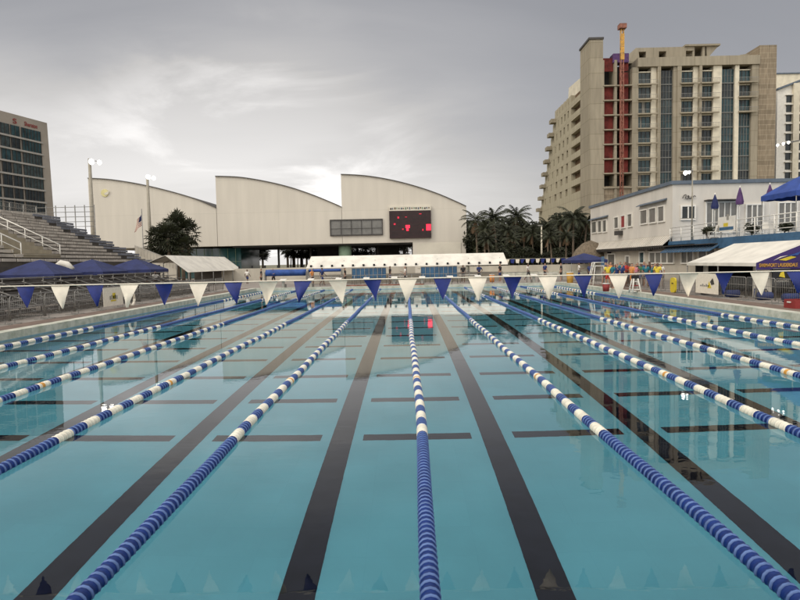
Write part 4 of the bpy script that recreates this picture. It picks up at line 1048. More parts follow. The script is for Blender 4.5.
# ------------------------------------------------------------------ flood light poles
def light_pole(label, px, py_top, Y, H_base, lamps, r=.22, group='floodlight poles'):
    p = at(px, py_top, Y)
    t = thing('floodlight_pole', label, 'light pole', (p.x, Y, H_base), group)
    MB().tube([(p.x, Y, H_base), (p.x, Y, p.z+.3)], r*1.35, 12, r2=r*.8).build('pole', 'polegrey', t)
    for (dx, dz, sc_) in lamps:
        MB().tube([(p.x, Y-.05, p.z+.1), (p.x+dx, Y-.2, p.z+dz)], .05, 5).build('arm', 'galv', t)
        h = MB(); n_ = 12; c = Vector((p.x+dx, Y-.3, p.z+dz)); vs = []
        rs = [(0, .10), (.15, .25), (.36, .34)]
        for (o_, r_) in rs:
            for j in range(n_): q = 2*math.pi*j/n_; vs.append((c.x+r_*sc_*math.cos(q), c.y-o_*sc_*.7, c.z+r_*sc_*math.sin(q)-o_*.5*sc_))
        fs = [tuple(range(n_))]
        for i in range(2):
            for j in range(n_): fs.append((i*n_+j, (i+1)*n_+j, (i+1)*n_+(j+1) % n_, i*n_+(j+1) % n_))
        hd_ = MB().add(vs, fs).build('lamp_housing', 'galv', t)
        vs2 = vs[-n_:]; MB().add([(a+ (0), b_-.0+.06, c_) for a, b_, c_ in vs2], [tuple(range(n_))[::-1]]).build('lamp_lens', 'lamp', hd_)
light_pole('tall floodlight pole left of the hall with two lit lamps', 89.5, 161, 79, .28, [(.5, 0, 1.15), (1.5, -.15, .9)], .23)
light_pole('floodlight pole with two lit lamps in front of the left hall wing', 147.3, 177, 90, .28, [(.3, .1, 1.05), (1.1, -.1, .95)], .23)
light_pole('floodlight pole standing on the club terrace with one lit lamp', 692.5, 172, 49.5, zdeck, [(-.72, -.02, .55), (-.42, .0, .4)], .05)
light_pole('floodlight pole at the right edge with three lit lamps on a side arm', 803, 141, 60, .28, [(-1.6, -.1, .42), (-2.1, -.22, .42), (-2.65, -.35, .42)], .16)
p = at(541.5, 226, 84)
t = thing('street_lamp', 'slim beige street lamp standing before the dark palms', 'street lamp', (p.x, 84, .28))
MB().tube([(p.x, 84, .28), (p.x, 84, p.z)], .16, 10, r2=.09).build('pole', 'cream', t); MB().box((p.x-.5, 83.85, p.z), (p.x+.1, 84.15, p.z+.14)).build('lamp_head', 'galv', t)
# flag
p = at(141.5, 209, 78)
t = thing('flag_pole', 'thin pole with drooping red white and blue flag before the left hall wing', 'flag pole', (p.x, 78, .28))
MB().tube([(p.x, 78, .28), (p.x, 78, p.z)], .06, 8).build('pole', 'galv', t)
b = MB(); z1 = at(140, 213.5, 78).z; z0 = at(140, 235, 78).z
NU, NV = 10, 13
def fl(u, v): # u along fly, v across hoist (0 top)
    x = p.x-.05-u*1.35*(.35+.65*v*.4)-.25*u; z = z1-v*1.5-u*(z1-z0-1.6)*(1-.2*v); y = 78+.18*math.sin(u*7+v*2); return (x, y, z)
for i in range(NU):
    for j in range(NV):
        mi = 2 if (i < 4 and j < 7) else (j % 2)
        b.add([fl(i/NU, j/NV), fl((i+1)/NU, j/NV), fl((i+1)/NU, (j+1)/NV), fl(i/NU, (j+1)/NV)], [(0,1,2,3)], mi)
b.build('flag', ['red', 'pwhite', 'blue'], t)

# ------------------------------------------------------------------ palms and trees
def frond(b, base, az, L_, el, droop, rnd, mi=0, nl=15, wide=.55):
    P_ = []; p = Vector(base); dirh = Vector((math.cos(az), math.sin(az), 0)); e2 = el; n_ = 9
    for i in range(n_+1):
        P_.append(p.copy()); p = p+(dirh*math.cos(e2)+Vector((0, 0, 1))*math.sin(e2))*(L_/n_); e2 -= droop/n_*(.5+i/n_)
    side = Vector((-dirh.y, dirh.x, 0))
    for i in range(nl):
        f = .12+.86*i/nl; k_ = f*n_; a = P_[int(k_)].lerp(P_[min(int(k_)+1, n_)], k_-int(k_)); tdir = (P_[min(int(k_)+1, n_)]-P_[int(k_)]).normalized()
        ll = wide*L_*.42*math.sin(math.pi*min(.97, f*.85+.12))
        for s in (-1, 1):
            tip = a+side*s*ll*.75+tdir*ll*.45+Vector((0, 0, -ll*rnd.uniform(.45, .8))); w_ = tdir*L_*.028
            b.add([a-w_, a+w_, tip], [(0,1,2)], mi)
    for i in range(n_): w_ = side*.03; b.add([P_[i]-w_, P_[i]+w_, P_[i+1]+w_, P_[i+1]-w_], [(0,1,2,3)], mi)
def coco(seed, H=8.0, L_=2.8, nf=24, dead=3):
    rnd = random.Random(seed); t = thing('palm_tree', 'x', 'palm', (0, 0, 0), 'palms')
    lean = rnd.uniform(-.6, .6); pts_ = [(lean*(i/6)**2, 0, H*i/6) for i in range(7)]
    MB().tube(pts_, .2, 8, r2=.11).build('trunk', 'trunk', t, True)
    b = MB(); top = Vector(pts_[-1])
    for i in range(nf): frond(b, top, 2.4*i+rnd.uniform(-.3, .3), L_*rnd.uniform(.8, 1.1), 1.25-1.7*i/nf+rnd.uniform(-.1, .1), rnd.uniform(1.3, 2.0), rnd)
    b.build('crown', 'leafm' if seed % 2 else 'leafd', t, True)
    d_ = MB()
    for i in range(dead): frond(d_, top-Vector((0,0,.15)), rnd.uniform(0, 6), L_*.8, -1.0, .5, rnd)
    if dead: d_.build('dead_frond', 'deadleaf', t, True)
    return t
def fan_palm(seed, H=5.0, Rr=1.7, nf=34):
    rnd = random.Random(seed); t = thing('fan_palm', 'x', 'palm', (0, 0, 0), 'palms')
    MB().tube([(0, 0, 0), (.05, 0, H*.5), (0, .05, H)], .24, 8, r2=.2).build('trunk', 'trunk', t, True)
    b = MB(); top = Vector((0, 0, H))
    for i in range(nf):
        az = 2.4*i; el = 1.35-2.3*i/nf; d_ = Vector((math.cos(az)*math.cos(el), math.sin(az)*math.cos(el), math.sin(el)))
        c = top+d_*Rr*rnd.uniform(.5, .75); s = d_.cross(Vector((0, 0, 1))); s = s.normalized() if s.length > .1 else Vector((1, 0, 0)); u = s.cross(d_)
        b.add([top-s*.02, top+s*.02, c+s*.02, c-s*.02], [(0,1,2,3)])
        nb = 9
        for k_ in range(nb):
            a = (k_/(nb-1)-.5)*3.4; dd = d_*math.cos(a)+s*math.sin(a); tip = c+dd*Rr*.55*rnd.uniform(.85, 1.1)+Vector((0, 0, -.12*Rr*abs(math.sin(a))-.08)); w_ = (d_*-math.sin(a)+s*math.cos(a))*.10
            b.add([c, c+dd*Rr*.3+w_, tip, c+dd*Rr*.3-w_], [(0,1,2,3)])
    b.build('crown', 'leafd', t, True); return t
def broad(seed, H=7.0, W=3.2, n_=11):
    rnd = random.Random(seed); t = thing('broadleaf_tree', 'x', 'tree', (0, 0, 0), 'dark trees behind the deck')
    tr_ = MB().tube([(0, 0, 0), (.1, 0, H*.3), (0, .1, H*.55)], .25, 8, r2=.12); b = MB()
    for i in range(n_):
        a = 2.4*i; r_ = W*rnd.uniform(.2, .75); c = Vector((math.cos(a)*r_, math.sin(a)*r_, H*rnd.uniform(.22, .82)))
        tr_.tube([(0, 0, H*.3), c*.6+Vector((0, 0, H*.12)), c], .08, 5, r2=.02); leaves(b, c, W*rnd.uniform(.34, .5), 330, .22, rnd, 0, .75)
    tr_.build('trunk', 'trunk', t, True); b.build('crown', 'leafb', t, True); return t
C_ = [coco(1), coco(2, 8, 3.0, 28), coco(3, 8, 2.6, 20, 5)]
F_ = [fan_palm(21), fan_palm(22, 5, 1.9, 50)]
B_ = [broad(31), broad(32, 7, 3.6, 13), broad(33, 7, 3.0, 12)]
used = set()
def put(proto, px, py_top, Y, label, reach, gz=.24, group=None, rz=None, wide=1):
    """tree whose top reaches the given height"""
    p = at(px, py_top, Y); s = (p.z-gz)/reach
    loc = (p.x, Y, gz); rz = random.uniform(0, 6) if rz is None else rz; scl = (wide if wide != 1 else max(s, .75), )*2+(s,)
    if proto.name in used: o = copy_tree(proto, loc, rz, scl, label, group=group)
    else:
        used.add(proto.name); o = proto; o.location = loc; o.rotation_euler[2] = rz; o.scale = scl; o['label'] = label
        if group: o['group'] = group
    return o
GR = 'palms to the right of the hall'
pal = [(477,209,94,2,'tall palm just right of the hall wall'),(497,207.5,98,1,'coconut palm with full round crown, left of the pair against the sky'),(514,205.5,100,0,'coconut palm with full round crown, right of the pair against the sky'),
 (484,220,92,0,'lower palm between the hall wall and the twin sky palms'),(505,222,92,1,'low palm beneath the twin sky palms'),(524,223,95,2,'palm with brown hanging fronds left of the beige lamp'),(533,226,93,0,'small palm directly left of the beige street lamp'),
 (548,218,92,1,'palm directly right of the beige street lamp'),(560,212,88,2,'palm in front of the foot of the raw tower'),(573,207.5,86,1,'tallest dark palm beside the club house corner'),(584,212,86,0,'palm touching the club house corner'),(552,229,80,0,'low palm by the thatched umbrella'),(566,228,80,2,'low palm behind the blue deck canopy'),(512,232,84,2,'short palm with brown fronds above the spectator wall'),(490,232,86,1,'short palm near the right end of the white roof')]
for px, py, Y, k, lb in pal: put(C_[k], px, py, Y, lb, 9.6, group=GR)
BT = [(476, 220, 103, 1), (478, 226, 104, 0), (479, 217, 104, 2), (482, 228, 102, 1), (489, 219, 105, 0), (494, 226, 104, 2), (500, 243, 84, 1), (503, 218, 105, 1), (508, 228, 106, 0), (519, 219, 104, 0), (521, 228, 104, 1), (524, 243, 84, 0), (530, 221, 104, 2), (534, 228, 104, 2), (541, 221, 104, 1), (546, 224, 104, 0), (552, 217, 102, 0), (556, 240, 84, 2), (558, 222, 100, 1), (563, 214, 98, 2), (570, 220, 98, 2), (576, 213, 94, 1), (582, 219, 96, 0)]
far_ = [q for q in BT if q[2] > 95]; near_ = [q for q in BT if q[2] <= 95]
def nth2(i): return nth(i) if i < 20 else nth(len(far_)-1-i, 'rightmost', 'from the right')
for nm_, ls_ in (('rear', far_), ('front', near_)):
    for i, (px, py, Y, k) in enumerate(ls_):
        put(B_[k], px, py, Y, 'dark broadleaf tree right of the hall, %s row, %s' % (nm_, nth2(i)), 6.6, group='dark trees behind the deck')
for i, (px, py, Y, k) in enumerate([(158,228,86,0),(176,216,88,1),(187,221,90,0),(168,226,84,1),(182,238,84,0),(173,224,90,0),(161,238,86,1)]):
    put(F_[k], px, py, Y, 'dense fan palm in the clump before the left hall wing, '+nth(i), 6.4, group='fan palms before the left hall wing', wide=1.12)
# palms seen through the open undercroft
for i, (px, py, Y, k) in enumerate([(252,240,138,0),(262,244,132,1),(287,240,136,2),(297,242,128,0),(306,244,140,1),(318,242,134,2),(330,243,128,0),(339,242,138,1),(352,240,136,2),(366,243,130,0),(381,242,136,1),(393,242,130,2),(408,241,136,0),(245,246,128,2),(313,248,126,1),(290,249,126,0)]):
    put(F_[k % 2] if i % 3 else C_[k], px, py, Y, 'palm beyond the open undercroft of the hall, '+nth(i), 6.4 if i % 3 else 9.6, group='palms seen under the hall')
put(B_[2], 138, 246, 95, 'low bush-like tree at the foot of the flag pole', 6.6)
bpy.data.objects[[o.name for o in bpy.data.objects if o.get('label','').startswith('low bush-like')][0]]['group'] = 'low trees by the flag pole'

for i, (px, py, Y, k) in enumerate([(249,246,120,1),(258,249,122,0),(293,244,121,0),(301,246,124,1),(311,244,122,0),(322,243,121,1),(334,244,123,0),(357,243,121,1),(371,244,123,0),(386,244,121,0),(398,247,124,1)]):
    put(F_[k], px, py, Y, 'broad fan palm in the near row beyond the open undercroft, '+nth(i), 6.4, group='palms seen under the hall', wide=1.5)
# thatched hut
p = at(585, 241, 74); t = thing('thatched_umbrella', 'rounded thatched roof behind the blue canopy by the club house', 'thatched umbrella', (p.x, 72, .28))
n_ = 20; prof = [(.05, p.z), (.9, p.z-.35), (1.6, p.z-1.0), (2.1, p.z-1.9), (2.0, p.z-1.95)]
vs = []; fs = []
for r_, z in prof:
    for j in range(n_): q = 2*math.pi*j/n_; vs.append((p.x+(r_+.05*(j % 2))*math.cos(q), 72+(r_+.05*(j % 2))*math.sin(q), z-.06*(j % 3 == 0)))
for i in range(4):
    for j in range(n_): fs.append((i*n_+j, i*n_+(j+1) % n_, (i+1)*n_+(j+1) % n_, (i+1)*n_+j))
MB().add(vs, fs).build('thatch_roof', 'thatch', t); MB().tube([(p.x, 72, .28), (p.x, 72, p.z-.2)], .09, 8).build('post', 'trunk', t)

# ------------------------------------------------------------------ lifeguard chair
p = at(598, 285, 47); t = thing('lifeguard_chair', 'tall white lifeguard chair with ladder on the right deck', 'lifeguard chair', (p.x, 47, .28))
x = p.x; zs_ = 1.75
for sx_ in (-1, 1):
    for sy in (-1, 1): MB().tube([(x+sx_*.62, 47+sy*.75, .28), (x+sx_*.33, 47+sy*.3, zs_)], .035, 6).build('leg', 'white', t)
MB().box((x-.38, 46.65, zs_), (x+.38, 47.35, zs_+.06)).build('seat', 'white', t)
MB().box((x+.34, 46.68, zs_+.062), (x+.38, 47.32, zs_+.75)).build('backrest', 'bluewin', t)
g = MB()
for s in (-.33, .33): g.tube([(x-.35, 47+s, zs_+.3), (x+.35, 47+s, zs_+.3)], .025, 5); g.tube([(x-.35, 47+s, zs_+.06), (x-.35, 47+s, zs_+.3)], .02, 5)
g.build('armrest', 'white', t)
g = MB()
for s in (-.25, .25): g.tube([(x-.75, 47+s, .28), (x-.38, 47+s, zs_+.3)], .028, 5)
for i in range(5): f = (i+.7)/5.6; g.tube([(x-.75+.37*f, 46.75, .28+(zs_-.28)*f), (x-.75+.37*f, 47.25, .28+(zs_-.28)*f)], .022, 5)
g.build('ladder', 'white', t)
# white A-frame stand with black bag
p = at(635, 290, 36); x = p.x
t = thing('deck_ladder', 'small white A-frame stand with red band and black top by the pool edge', 'stand', (x, 36, .28)); 
for sx_ in (-1, 1):
    for sy in (-1, 1): MB().tube([(x+sx_*.26, 36+sy*.28, .28), (x+sx_*.12, 36+sy*.12, 1.12)], .045, 6).build('leg', 'white', t)
for i, z in enumerate((.45, .68, .92)): w_ = .24-.06*i; MB().box((x-w_, 36-w_, z), (x+w_, 36+w_, z+.05)).build('shelf', 'white' if i != 1 else 'red', t)
MB().box((x-.17, 35.85, 1.125), (x+.17, 36.15, 1.32)).build('cap', 'black', t)
# yellow board
p = at(673, 287, 29.5); x = p.x; t = thing('rescue_board', 'yellow rescue board standing upright against the right barriers', 'rescue board', (x, 33, .28))
Yb = 15.5/ (x/29.5); Yb = atX(672.5, 287, 15.5).y; x = 15.5; z1 = atX(672.5, 277.5, 15.5).z
t.location = (x, Yb, .28); BASE[t.name] = Vector((x, Yb, .28))
vs = []; n_ = 16
for i in range(n_): q = 2*math.pi*i/n_; vs.append((x, Yb+.33*math.copysign(abs(math.cos(q))**.6, math.cos(q)), .285+(z1-.285)/2+(z1-.285)/2*math.copysign(abs(math.sin(q))**.5, math.sin(q))))
MB().prism(vs, (.10, 0, 0)).build('board', 'pyellow', t); MB().box((x-.02, Yb-.1, .8), (x-.004, Yb+.1, .86)).build('grip', 'black', t)
def bucket(px, Y, r, h, m_, label, name, cat):
    x = at(px, 283, Y).x; t = thing(name, label, cat, (x, Y, .28)); MB().tube([(x, Y, .28), (x, Y, .28+h)], r*.85, 14, r2=r).build('body', m_, t)
    MB().tube([(x, Y, .282+h), (x, Y, .33+h)], r*1.05, 14).build('lid', 'white' if m_ != 'white' else 'red', t)
bucket(606, 38, .22, .46, 'red', 'red drinks cooler with white lid on the right deck edge', 'drinks_cooler', 'cooler')
bucket(570, 52, .3, .9, 'yellow', 'orange yellow bin beneath the dark blue deck canopy', 'waste_bin', 'bin')
bucket(492, 58, .25, .7, 'c_orange', 'small orange cooler at the far deck right of the teal screen', 'drinks_cooler', 'cooler')
t = thing('kit_crate', 'red plastic crate on the deck at the right edge', 'crate', (15.2, atX(797, 312, 15.2).y, .28)); yc = atX(797, 312, 15.2).y
b = MB().box((14.9, yc-.35, .285), (15.5, yc+.35, .33)); b.box((14.9, yc-.35, .33), (14.94, yc+.35, .62)).box((15.46, yc-.35, .33), (15.5, yc+.35, .62)).box((14.94, yc-.35, .33), (15.46, yc-.31, .62)).box((14.94, yc+.31, .33), (15.46, yc+.35, .62)); b.build('shell', 'red', t)
MB().box((14.86, yc-.1, .5), (14.898, yc+.1, .55)).build('handle', 'white', t)

# ------------------------------------------------------------------ people
def skinmesh(nodes, edges, rad, name, m_, sub=1):
    me = bpy.data.meshes.new(name); me.from_pydata(nodes, edges, []); o = bpy.data.objects.new(name, me); COL.objects.link(o)
    o.modifiers.new('s', 'SKIN'); 
    for i, r_ in enumerate(rad): me.skin_vertices[0].data[i].radius = (r_, r_) if not isinstance(r_, tuple) else r_; me.skin_vertices[0].data[i].use_root = (i == 0)
    sb_ = o.modifiers.new('u', 'SUBSURF'); sb_.levels = sub; sb_.render_levels = sub
    bpy.context.view_layer.update(); r2 = bpy.data.meshes.new_from_object(o.evaluated_get(bpy.context.evaluated_depsgraph_get())); bpy.data.objects.remove(o)
    for p_ in r2.polygons: p_.use_smooth = True
    r2.materials.clear(); r2.materials.append(MT[m_]); r2.name = name; return r2
def pose(kind):
    n = {'pel': (0,0,.95), 'bel': (0,0,1.1), 'che': (0,0,1.32), 'nk': (0,0,1.50), 'hd': (0,-.01,1.62), 'ht': (0,0,1.73)}
    if kind == 0:   # standing, arms down
        n.update(hl=(.1,0,.9), kl=(.11,-.02,.5), al=(.11,.02,.09), tl=(.12,-.14,.04), hr=(-.1,0,.9), kr=(-.12,-.02,.5), ar=(-.13,.02,.09), tr=(-.15,-.14,.04),
          sl=(.18,0,1.43), el=(.25,.02,1.14), wl=(.25,-.08,.9), sr=(-.18,0,1.43), er=(-.26,.02,1.14), wr=(-.27,-.06,.9))
    elif kind == 1: # one arm bent on the hip, weight shifted
        n.update(hl=(.1,0,.9), kl=(.16,-.06,.5), al=(.18,.04,.09), tl=(.22,-.1,.04), hr=(-.09,0,.9), kr=(-.1,0,.5), ar=(-.1,.02,.09), tr=(-.12,-.14,.04),
          sl=(.18,0,1.43), el=(.38,.05,1.2), wl=(.2,-.1,1.02), sr=(-.18,0,1.43), er=(-.24,-.08,1.15), wr=(-.15,-.3,1.2))
    else:           # walking
        n.update(hl=(.09,0,.9), kl=(.1,-.2,.53), al=(.1,-.24,.1), tl=(.1,-.4,.08), hr=(-.09,0,.9), kr=(-.1,.08,.5), ar=(-.1,.36,.16), tr=(-.1,.26,.05),
          sl=(.18,0,1.43), el=(.23,.16,1.18), wl=(.22,.08,.94), sr=(-.18,0,1.43), er=(-.23,-.1,1.17), wr=(-.22,-.28,1.0))
    return n
PM = {}
def pmesh(kind):
    n = pose(kind); K = list(n); idx = {k: i for i, k in enumerate(K)}
    E = [('pel','bel'),('bel','che'),('che','nk'),('nk','hd'),('hd','ht'),('pel','hl'),('hl','kl'),('kl','al'),('al','tl'),('pel','hr'),('hr','kr'),('kr','ar'),('ar','tr'),('che','sl'),('sl','el'),('el','wl'),('che','sr'),('sr','er'),('er','wr')]
    r = {'pel':(.13,.10),'bel':(.12,.09),'che':(.14,.10),'nk':.05,'hd':.095,'ht':.07,'h':.085,'k':.055,'a':.04,'t':.035,'s':.06,'e':.04,'w':.028}
    V = [n[k] for k in K]; Rr = [r.get(k, r.get(k[0])) for k in K]; EE = [(idx[a], idx[b_]) for a, b_ in E]
    for s, w_, el in ((1, 'wl', 'el'), (-1, 'wr', 'er')):  # palm and five fingers
        wv = Vector(n[w_]); dv = (wv-Vector(n[el])).normalized(); sd = Vector((0, 1, 0)); sd = (sd-dv*sd.dot(dv)).normalized()
        pi_ = len(V); V.append(tuple(wv+dv*.07)); Rr.append((.035, .018)); EE.append((idx[w_], pi_))
        for q, ln in zip((-.03, -.01, .01, .03), (.06, .07, .075, .06)):
            a_ = len(V); V.append(tuple(wv+dv*.11+sd*q)); Rr.append(.009); EE.append((pi_, a_)); V.append(tuple(wv+dv*(.11+ln)+sd*q*1.2)); Rr.append(.008); EE.append((a_, a_+1))
        a_ = len(V); V.append(tuple(wv+dv*.05-sd*.055)); Rr.append(.010); EE.append((idx[w_], a_)); V.append(tuple(wv+dv*.09-sd*.07)); Rr.append(.009); EE.append((a_, a_+1))
    body = skinmesh(V, EE, Rr, 'person', 'skin')
    g = lambda a, b_, f: tuple(Vector(n[a]).lerp(Vector(n[b_]), f))
    sh = skinmesh([n['che'], n['bel'], g('bel','pel',.7), g('che','nk',.55), n['sl'], g('sl','el',.75), n['sr'], g('sr','er',.75)], [(0,1),(1,2),(0,3),(0,4),(4,5),(0,6),(6,7)], [(.17,.125),(.15,.115),(.155,.125),(.075,.07),.08,.065,.08,.065], 'shirt', 'c_navy')
    so = skinmesh([n['pel'], g('pel','bel',.4), n['hl'], g('hl','kl',.85), n['hr'], g('hr','kr',.85)], [(0,1),(0,2),(2,3),(0,4),(4,5)], [(.15,.125),(.14,.11),.10,.085,.10,.085], 'shorts', 'c_black')
    ha = skinmesh([tuple(Vector(n['hd'])+Vector((0,.03,.06))), tuple(Vector(n['ht'])+Vector((0,.02,.0)))], [(0,1)], [.098, .082], 'hair', 'hair')
    return body, sh, so, ha
for k in range(3): PM[k] = pmesh(k)
def person(x, y, z, rz, kind, shirt, shorts, label, h=1.0, skin='skin', group=None):
    b_, s_, o_, h_ = PM[kind]
    p = bpy.data.objects.new('person', b_); link(p); p.location = (x, y, z); p.rotation_euler[2] = rz; p.scale = (h, h, h); tag(p, label, 'person', group); BASE[p.name] = Vector((x, y, z))
    p.material_slots[0].link = 'OBJECT'; p.material_slots[0].material = MT[skin]
    for nm, me, m_ in (('shirt', s_, shirt), ('shorts', o_, shorts), ('hair', h_, 'hair')):
        c = bpy.data.objects.new(nm, me); link(c); c.parent = p; c.material_slots[0].link = 'OBJECT'; c.material_slots[0].material = MT[m_]
    return p
PG = [(608,43,0,'c_yellow','c_red','yellow shirt and red shorts at the left end of the club house group'),(613,41,1,'c_teal','c_navy','teal shirt beside the yellow one at the left of the club house group'),(617,40,2,'c_navy','c_navy','navy shirt walking left within the group by the club house'),(622,42,0,'c_navy','c_black','navy shirt and black shorts in the middle of the group'),
 (626.5,43,1,'c_red','c_black','red shirt facing the pool beside the navy shirts'),(632,40,0,'c_orange','c_orange','orange shirt and orange shorts near the barriers'),(635.5,42,2,'c_pink','c_black','pink shirt stepping behind the orange shirt'),(641,43,1,'c_green','c_navy','green shirt to the right of the orange shirt'),(646,42,0,'c_teal','c_black','teal shirt and black shorts right of the green shirt'),(652,41,2,'c_teal','c_navy','teal shirt walking near the right end of the group'),(657.5,40,0,'c_yellow','c_white','yellow shirt and white shorts, right end of the group')]
for i, (px, Y, k, sh, so, lb) in enumerate(PG):
    x = at(px, 270, Y).x; person(x, Y, .28, random.uniform(-2.5, 2.5), k, sh, so, 'person in '+lb.replace(' within the group',' in the group'), random.uniform(.93, 1.04), 'skin2' if i % 3 == 1 else 'skin', 'people by the club house')
PG2 = [(606,46,2,'c_navy','c_black'),(610.5,45,1,'c_orange','c_black'),(615.5,44,0,'c_navy','c_navy'),(620,45,1,'c_teal','c_black'),(624.5,46,2,'c_navy','c_black'),(629.5,44,0,'c_red','c_navy'),(637.5,45,1,'c_black','c_black'),(644,45,2,'c_navy','c_navy'),(649.5,44,0,'c_black','c_navy'),(655,45,1,'c_navy','c_black'),(661,44,0,'c_white','c_black')]
for i, (px, Y, k, sh, so) in enumerate(PG2):
    person(at(px, 270, Y).x, Y, .28, random.uniform(-2.5, 2.5), k, sh, so, 'person in %s shirt, %s in the back row by the club house' % (sh[2:], nth(i)), random.uniform(.93, 1.04), 'skin2' if i % 3 == 2 else 'skin', 'people by the club house')
PF = [(261,60,0,'c_black','c_black','black clothes standing at the left of the far deck'),(247,66,2,'c_white','c_navy','white shirt walking along the cream perimeter wall'),(312,57,1,'c_orange','c_black','orange shirt under the left end of the white roof'),(390,58,0,'c_black','c_navy','black shirt between the two blue screens'),(405,57,1,'c_white','c_black','white shirt left of the teal screen'),(463,58,2,'c_black','c_black','black clothes right of the teal screen'),(545,60,0,'c_navy','c_black','navy shirt before the pale spectator wall'),(579,54,1,'c_white','c_navy','white shirt under the dark blue deck canopy'),(146,50,0,'c_black','c_black','black clothes beside the left canopies'),(155,48,1,'c_white','c_black','white shirt beside the left canopies')]
PF += [(273,60,1,'c_navy','c_black','navy shirt beside the rolled blue cover'),(322,57,2,'c_navy','c_navy','navy shirt walking under the left part of the white roof'),(345,58,0,'c_black','c_black','black clothes just left of the dark blue windscreen'),(479,58,1,'c_navy','c_black','navy shirt below the right end of the white roof'),(500,59,0,'c_black','c_navy','black shirt right of the small orange cooler'),(528,60,2,'c_white','c_black','white shirt walking before the spectator wall'),(561,57,0,'c_black','c_black','black clothes left of the orange yellow bin'),(590,52,0,'c_navy','c_black','navy shirt just left of the lifeguard chair')]
for i, (px, Y, k, sh, so, lb) in enumerate(PF):
    person(at(px, 270, Y).x, Y, .28, random.uniform(-3, 3), k, sh, so, 'person in '+lb.replace(' within the group',' in the group'), random.uniform(.93, 1.03), 'skin2' if i % 2 else 'skin', 'people on the far deck')

# ------------------------------------------------------------------ light and sky
SUN_EL, SUN_AZ = R(36), R(-118)     # azimuth from +Y, towards -X (left)
sl = bpy.data.lights.new('sun', 'SUN'); sl.energy = 1.25; sl.angle = R(22); sl.color = (1.0, 0.93, 0.82)
so = bpy.data.objects.new('sun', sl); link(so)
sd = Vector((math.sin(SUN_AZ)*math.cos(SUN_EL), math.cos(SUN_AZ)*math.cos(SUN_EL), math.sin(SUN_EL)))
so.rotation_euler = sd.to_track_quat('Z', 'Y').to_euler()
W = bpy.data.worlds.new('World'); sc.world = W; W.use_nodes = True; nt = W.node_tree; N = nt.nodes; L = nt.links; N.clear()
out = N.new('ShaderNodeOutputWorld'); bg = N.new('ShaderNodeBackground'); bg2 = N.new('ShaderNodeBackground'); ms = N.new('ShaderNodeMixShader')
sky = N.new('ShaderNodeTexSky'); sky.sky_type = 'NISHITA'; sky.sun_disc = False; sky.sun_elevation = SUN_EL; sky.sun_rotation = SUN_AZ; sky.dust_density = 3
L.new(sky.outputs[0], bg.inputs[0]); bg.inputs[1].default_value = 0.08
def math_(op, *a):
    n_ = N.new('ShaderNodeMath'); n_.operation = op
    for i, v in enumerate(a):
        if isinstance(v, (int, float)): n_.inputs[i].default_value = v
        else: L.new(v, n_.inputs[i])
    return n_.outputs[0]
tc = N.new('ShaderNodeTexCoord'); sp = N.new('ShaderNodeSeparateXYZ'); L.new(tc.outputs['Generated'], sp.inputs[0])
x_, y_, z_ = sp.outputs
# project onto a cloud layer
zc = math_('ADD', math_('MAXIMUM', z_, 0.0), 0.22)
cb = N.new('ShaderNodeCombineXYZ'); L.new(math_('DIVIDE', x_, zc), cb.inputs[0]); L.new(math_('DIVIDE', y_, zc), cb.inputs[1])
mp = N.new('ShaderNodeMapping'); mp.inputs['Rotation'].default_value = (0, 0, R(28)); mp.inputs['Scale'].default_value = (0.45, 1.25, 1); mp.inputs['Location'].default_value = (3.3, 1.2, 0)
L.new(cb.outputs[0], mp.inputs[0])
na = N.new('ShaderNodeTexNoise'); na.inputs['Scale'].default_value = 0.9; na.inputs['Detail'].default_value = 7; na.inputs['Roughness'].default_value = 0.52; na.inputs['Distortion'].default_value = 0.4
L.new(mp.outputs[0], na.inputs['Vector'])
mp2 = N.new('ShaderNodeMapping'); mp2.inputs['Rotation'].default_value = (0, 0, R(20)); mp2.inputs['Scale'].default_value = (0.8, 1.0, 1); mp2.inputs['Location'].default_value = (7.7, 2.1, 0); L.new(cb.outputs[0], mp2.inputs[0])
nb_ = N.new('ShaderNodeTexNoise'); nb_.inputs['Scale'].default_value = 1.5; nb_.inputs['Detail'].default_value = 8; nb_.inputs['Roughness'].default_value = 0.55; nb_.inputs['Distortion'].default_value = 0.6; L.new(mp2.outputs[0], nb_.inputs['Vector'])
def dotdir(az, el):
    v = (math.sin(R(az))*math.cos(R(el)), math.cos(R(az))*math.cos(R(el)), math.sin(R(el)))
    return math_('ADD', math_('ADD', math_('MULTIPLY', x_, v[0]), math_('MULTIPLY', y_, v[1])), math_('MULTIPLY', z_, v[2]))
def smooth_(v, a, c):
    m_ = N.new('ShaderNodeMapRange'); m_.interpolation_type = 'SMOOTHSTEP'; m_.inputs[1].default_value = a; m_.inputs[2].default_value = c; L.new(v, m_.inputs[0]); return m_.outputs[0]
hzn = smooth_(math_('MULTIPLY', z_, -1.0), -0.36, -0.02)     # paler cloud towards the horizon
az1 = smooth_(dotdir(-24, 2), math.cos(R(47)), math.cos(R(12)))
g1 = smooth_(dotdir(-14, 9), math.cos(R(17)), math.cos(R(2)))  # sun glow behind cloud
g3 = smooth_(z_, 0.55, 0.95)                              # unseen overhead sky, brightness added to lift the facades
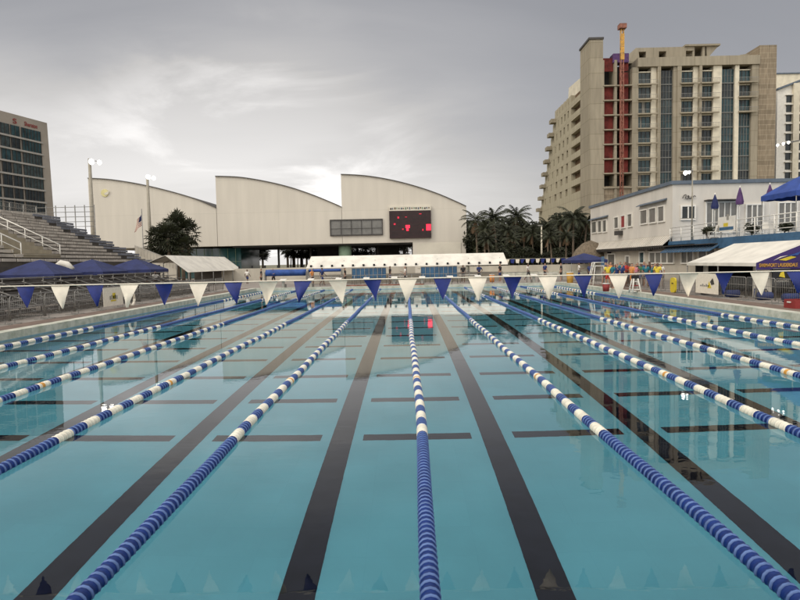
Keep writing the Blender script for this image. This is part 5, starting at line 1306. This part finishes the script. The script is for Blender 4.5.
g4 = smooth_(math_('MULTIPLY', y_, -1.0), -0.1, 0.8)     # unseen sky behind the camera, extra brightness added to light the facades
streak = smooth_(na.outputs['Fac'], 0.40, 0.66)
puff = smooth_(nb_.outputs['Fac'], 0.46, 0.66)
val = math_('ADD', math_('ADD', 0.345, math_('MULTIPLY', hzn, 0.11)), math_('MULTIPLY', math_('MULTIPLY', hzn, az1), math_('ADD', 0.36, math_('MULTIPLY', puff, 0.26))))
val = math_('ADD', val, math_('MULTIPLY', g1, math_('ADD', 0.07, math_('MULTIPLY', puff, 0.22))))
val = math_('ADD', val, math_('MULTIPLY', az1, math_('ADD', 0.05, math_('MULTIPLY', streak, 0.11))))
val = math_('ADD', val, math_('MULTIPLY', streak, 0.03))
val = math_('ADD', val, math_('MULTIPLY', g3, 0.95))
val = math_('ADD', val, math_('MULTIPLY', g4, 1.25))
# tint: grey-blue when dark, warm white when bright
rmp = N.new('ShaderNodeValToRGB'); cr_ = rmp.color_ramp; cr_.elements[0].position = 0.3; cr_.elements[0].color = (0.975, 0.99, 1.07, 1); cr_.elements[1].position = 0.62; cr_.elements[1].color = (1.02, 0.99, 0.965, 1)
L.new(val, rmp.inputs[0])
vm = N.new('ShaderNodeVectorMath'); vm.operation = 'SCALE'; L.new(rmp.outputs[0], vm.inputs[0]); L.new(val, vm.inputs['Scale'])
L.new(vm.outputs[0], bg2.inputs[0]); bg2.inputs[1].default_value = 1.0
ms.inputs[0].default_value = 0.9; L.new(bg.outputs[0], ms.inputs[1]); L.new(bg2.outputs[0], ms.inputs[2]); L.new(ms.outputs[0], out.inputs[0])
W.cycles.sampling_method = 'AUTOMATIC'

vs_ = sc.view_settings; vs_.view_transform = 'Standard'; vs_.look = 'None'; vs_.exposure = 0; vs_.gamma = 1; vs_.use_curve_mapping = False
cy = sc.cycles; cy.use_denoising = True; cy.max_bounces = 8; cy.transmission_bounces = 8; cy.diffuse_bounces = 3; cy.glossy_bounces = 4; cy.caustics_refractive = True; cy.caustics_reflective = False
cy.blur_glossy = 0.0; cy.sample_clamp_indirect = 6
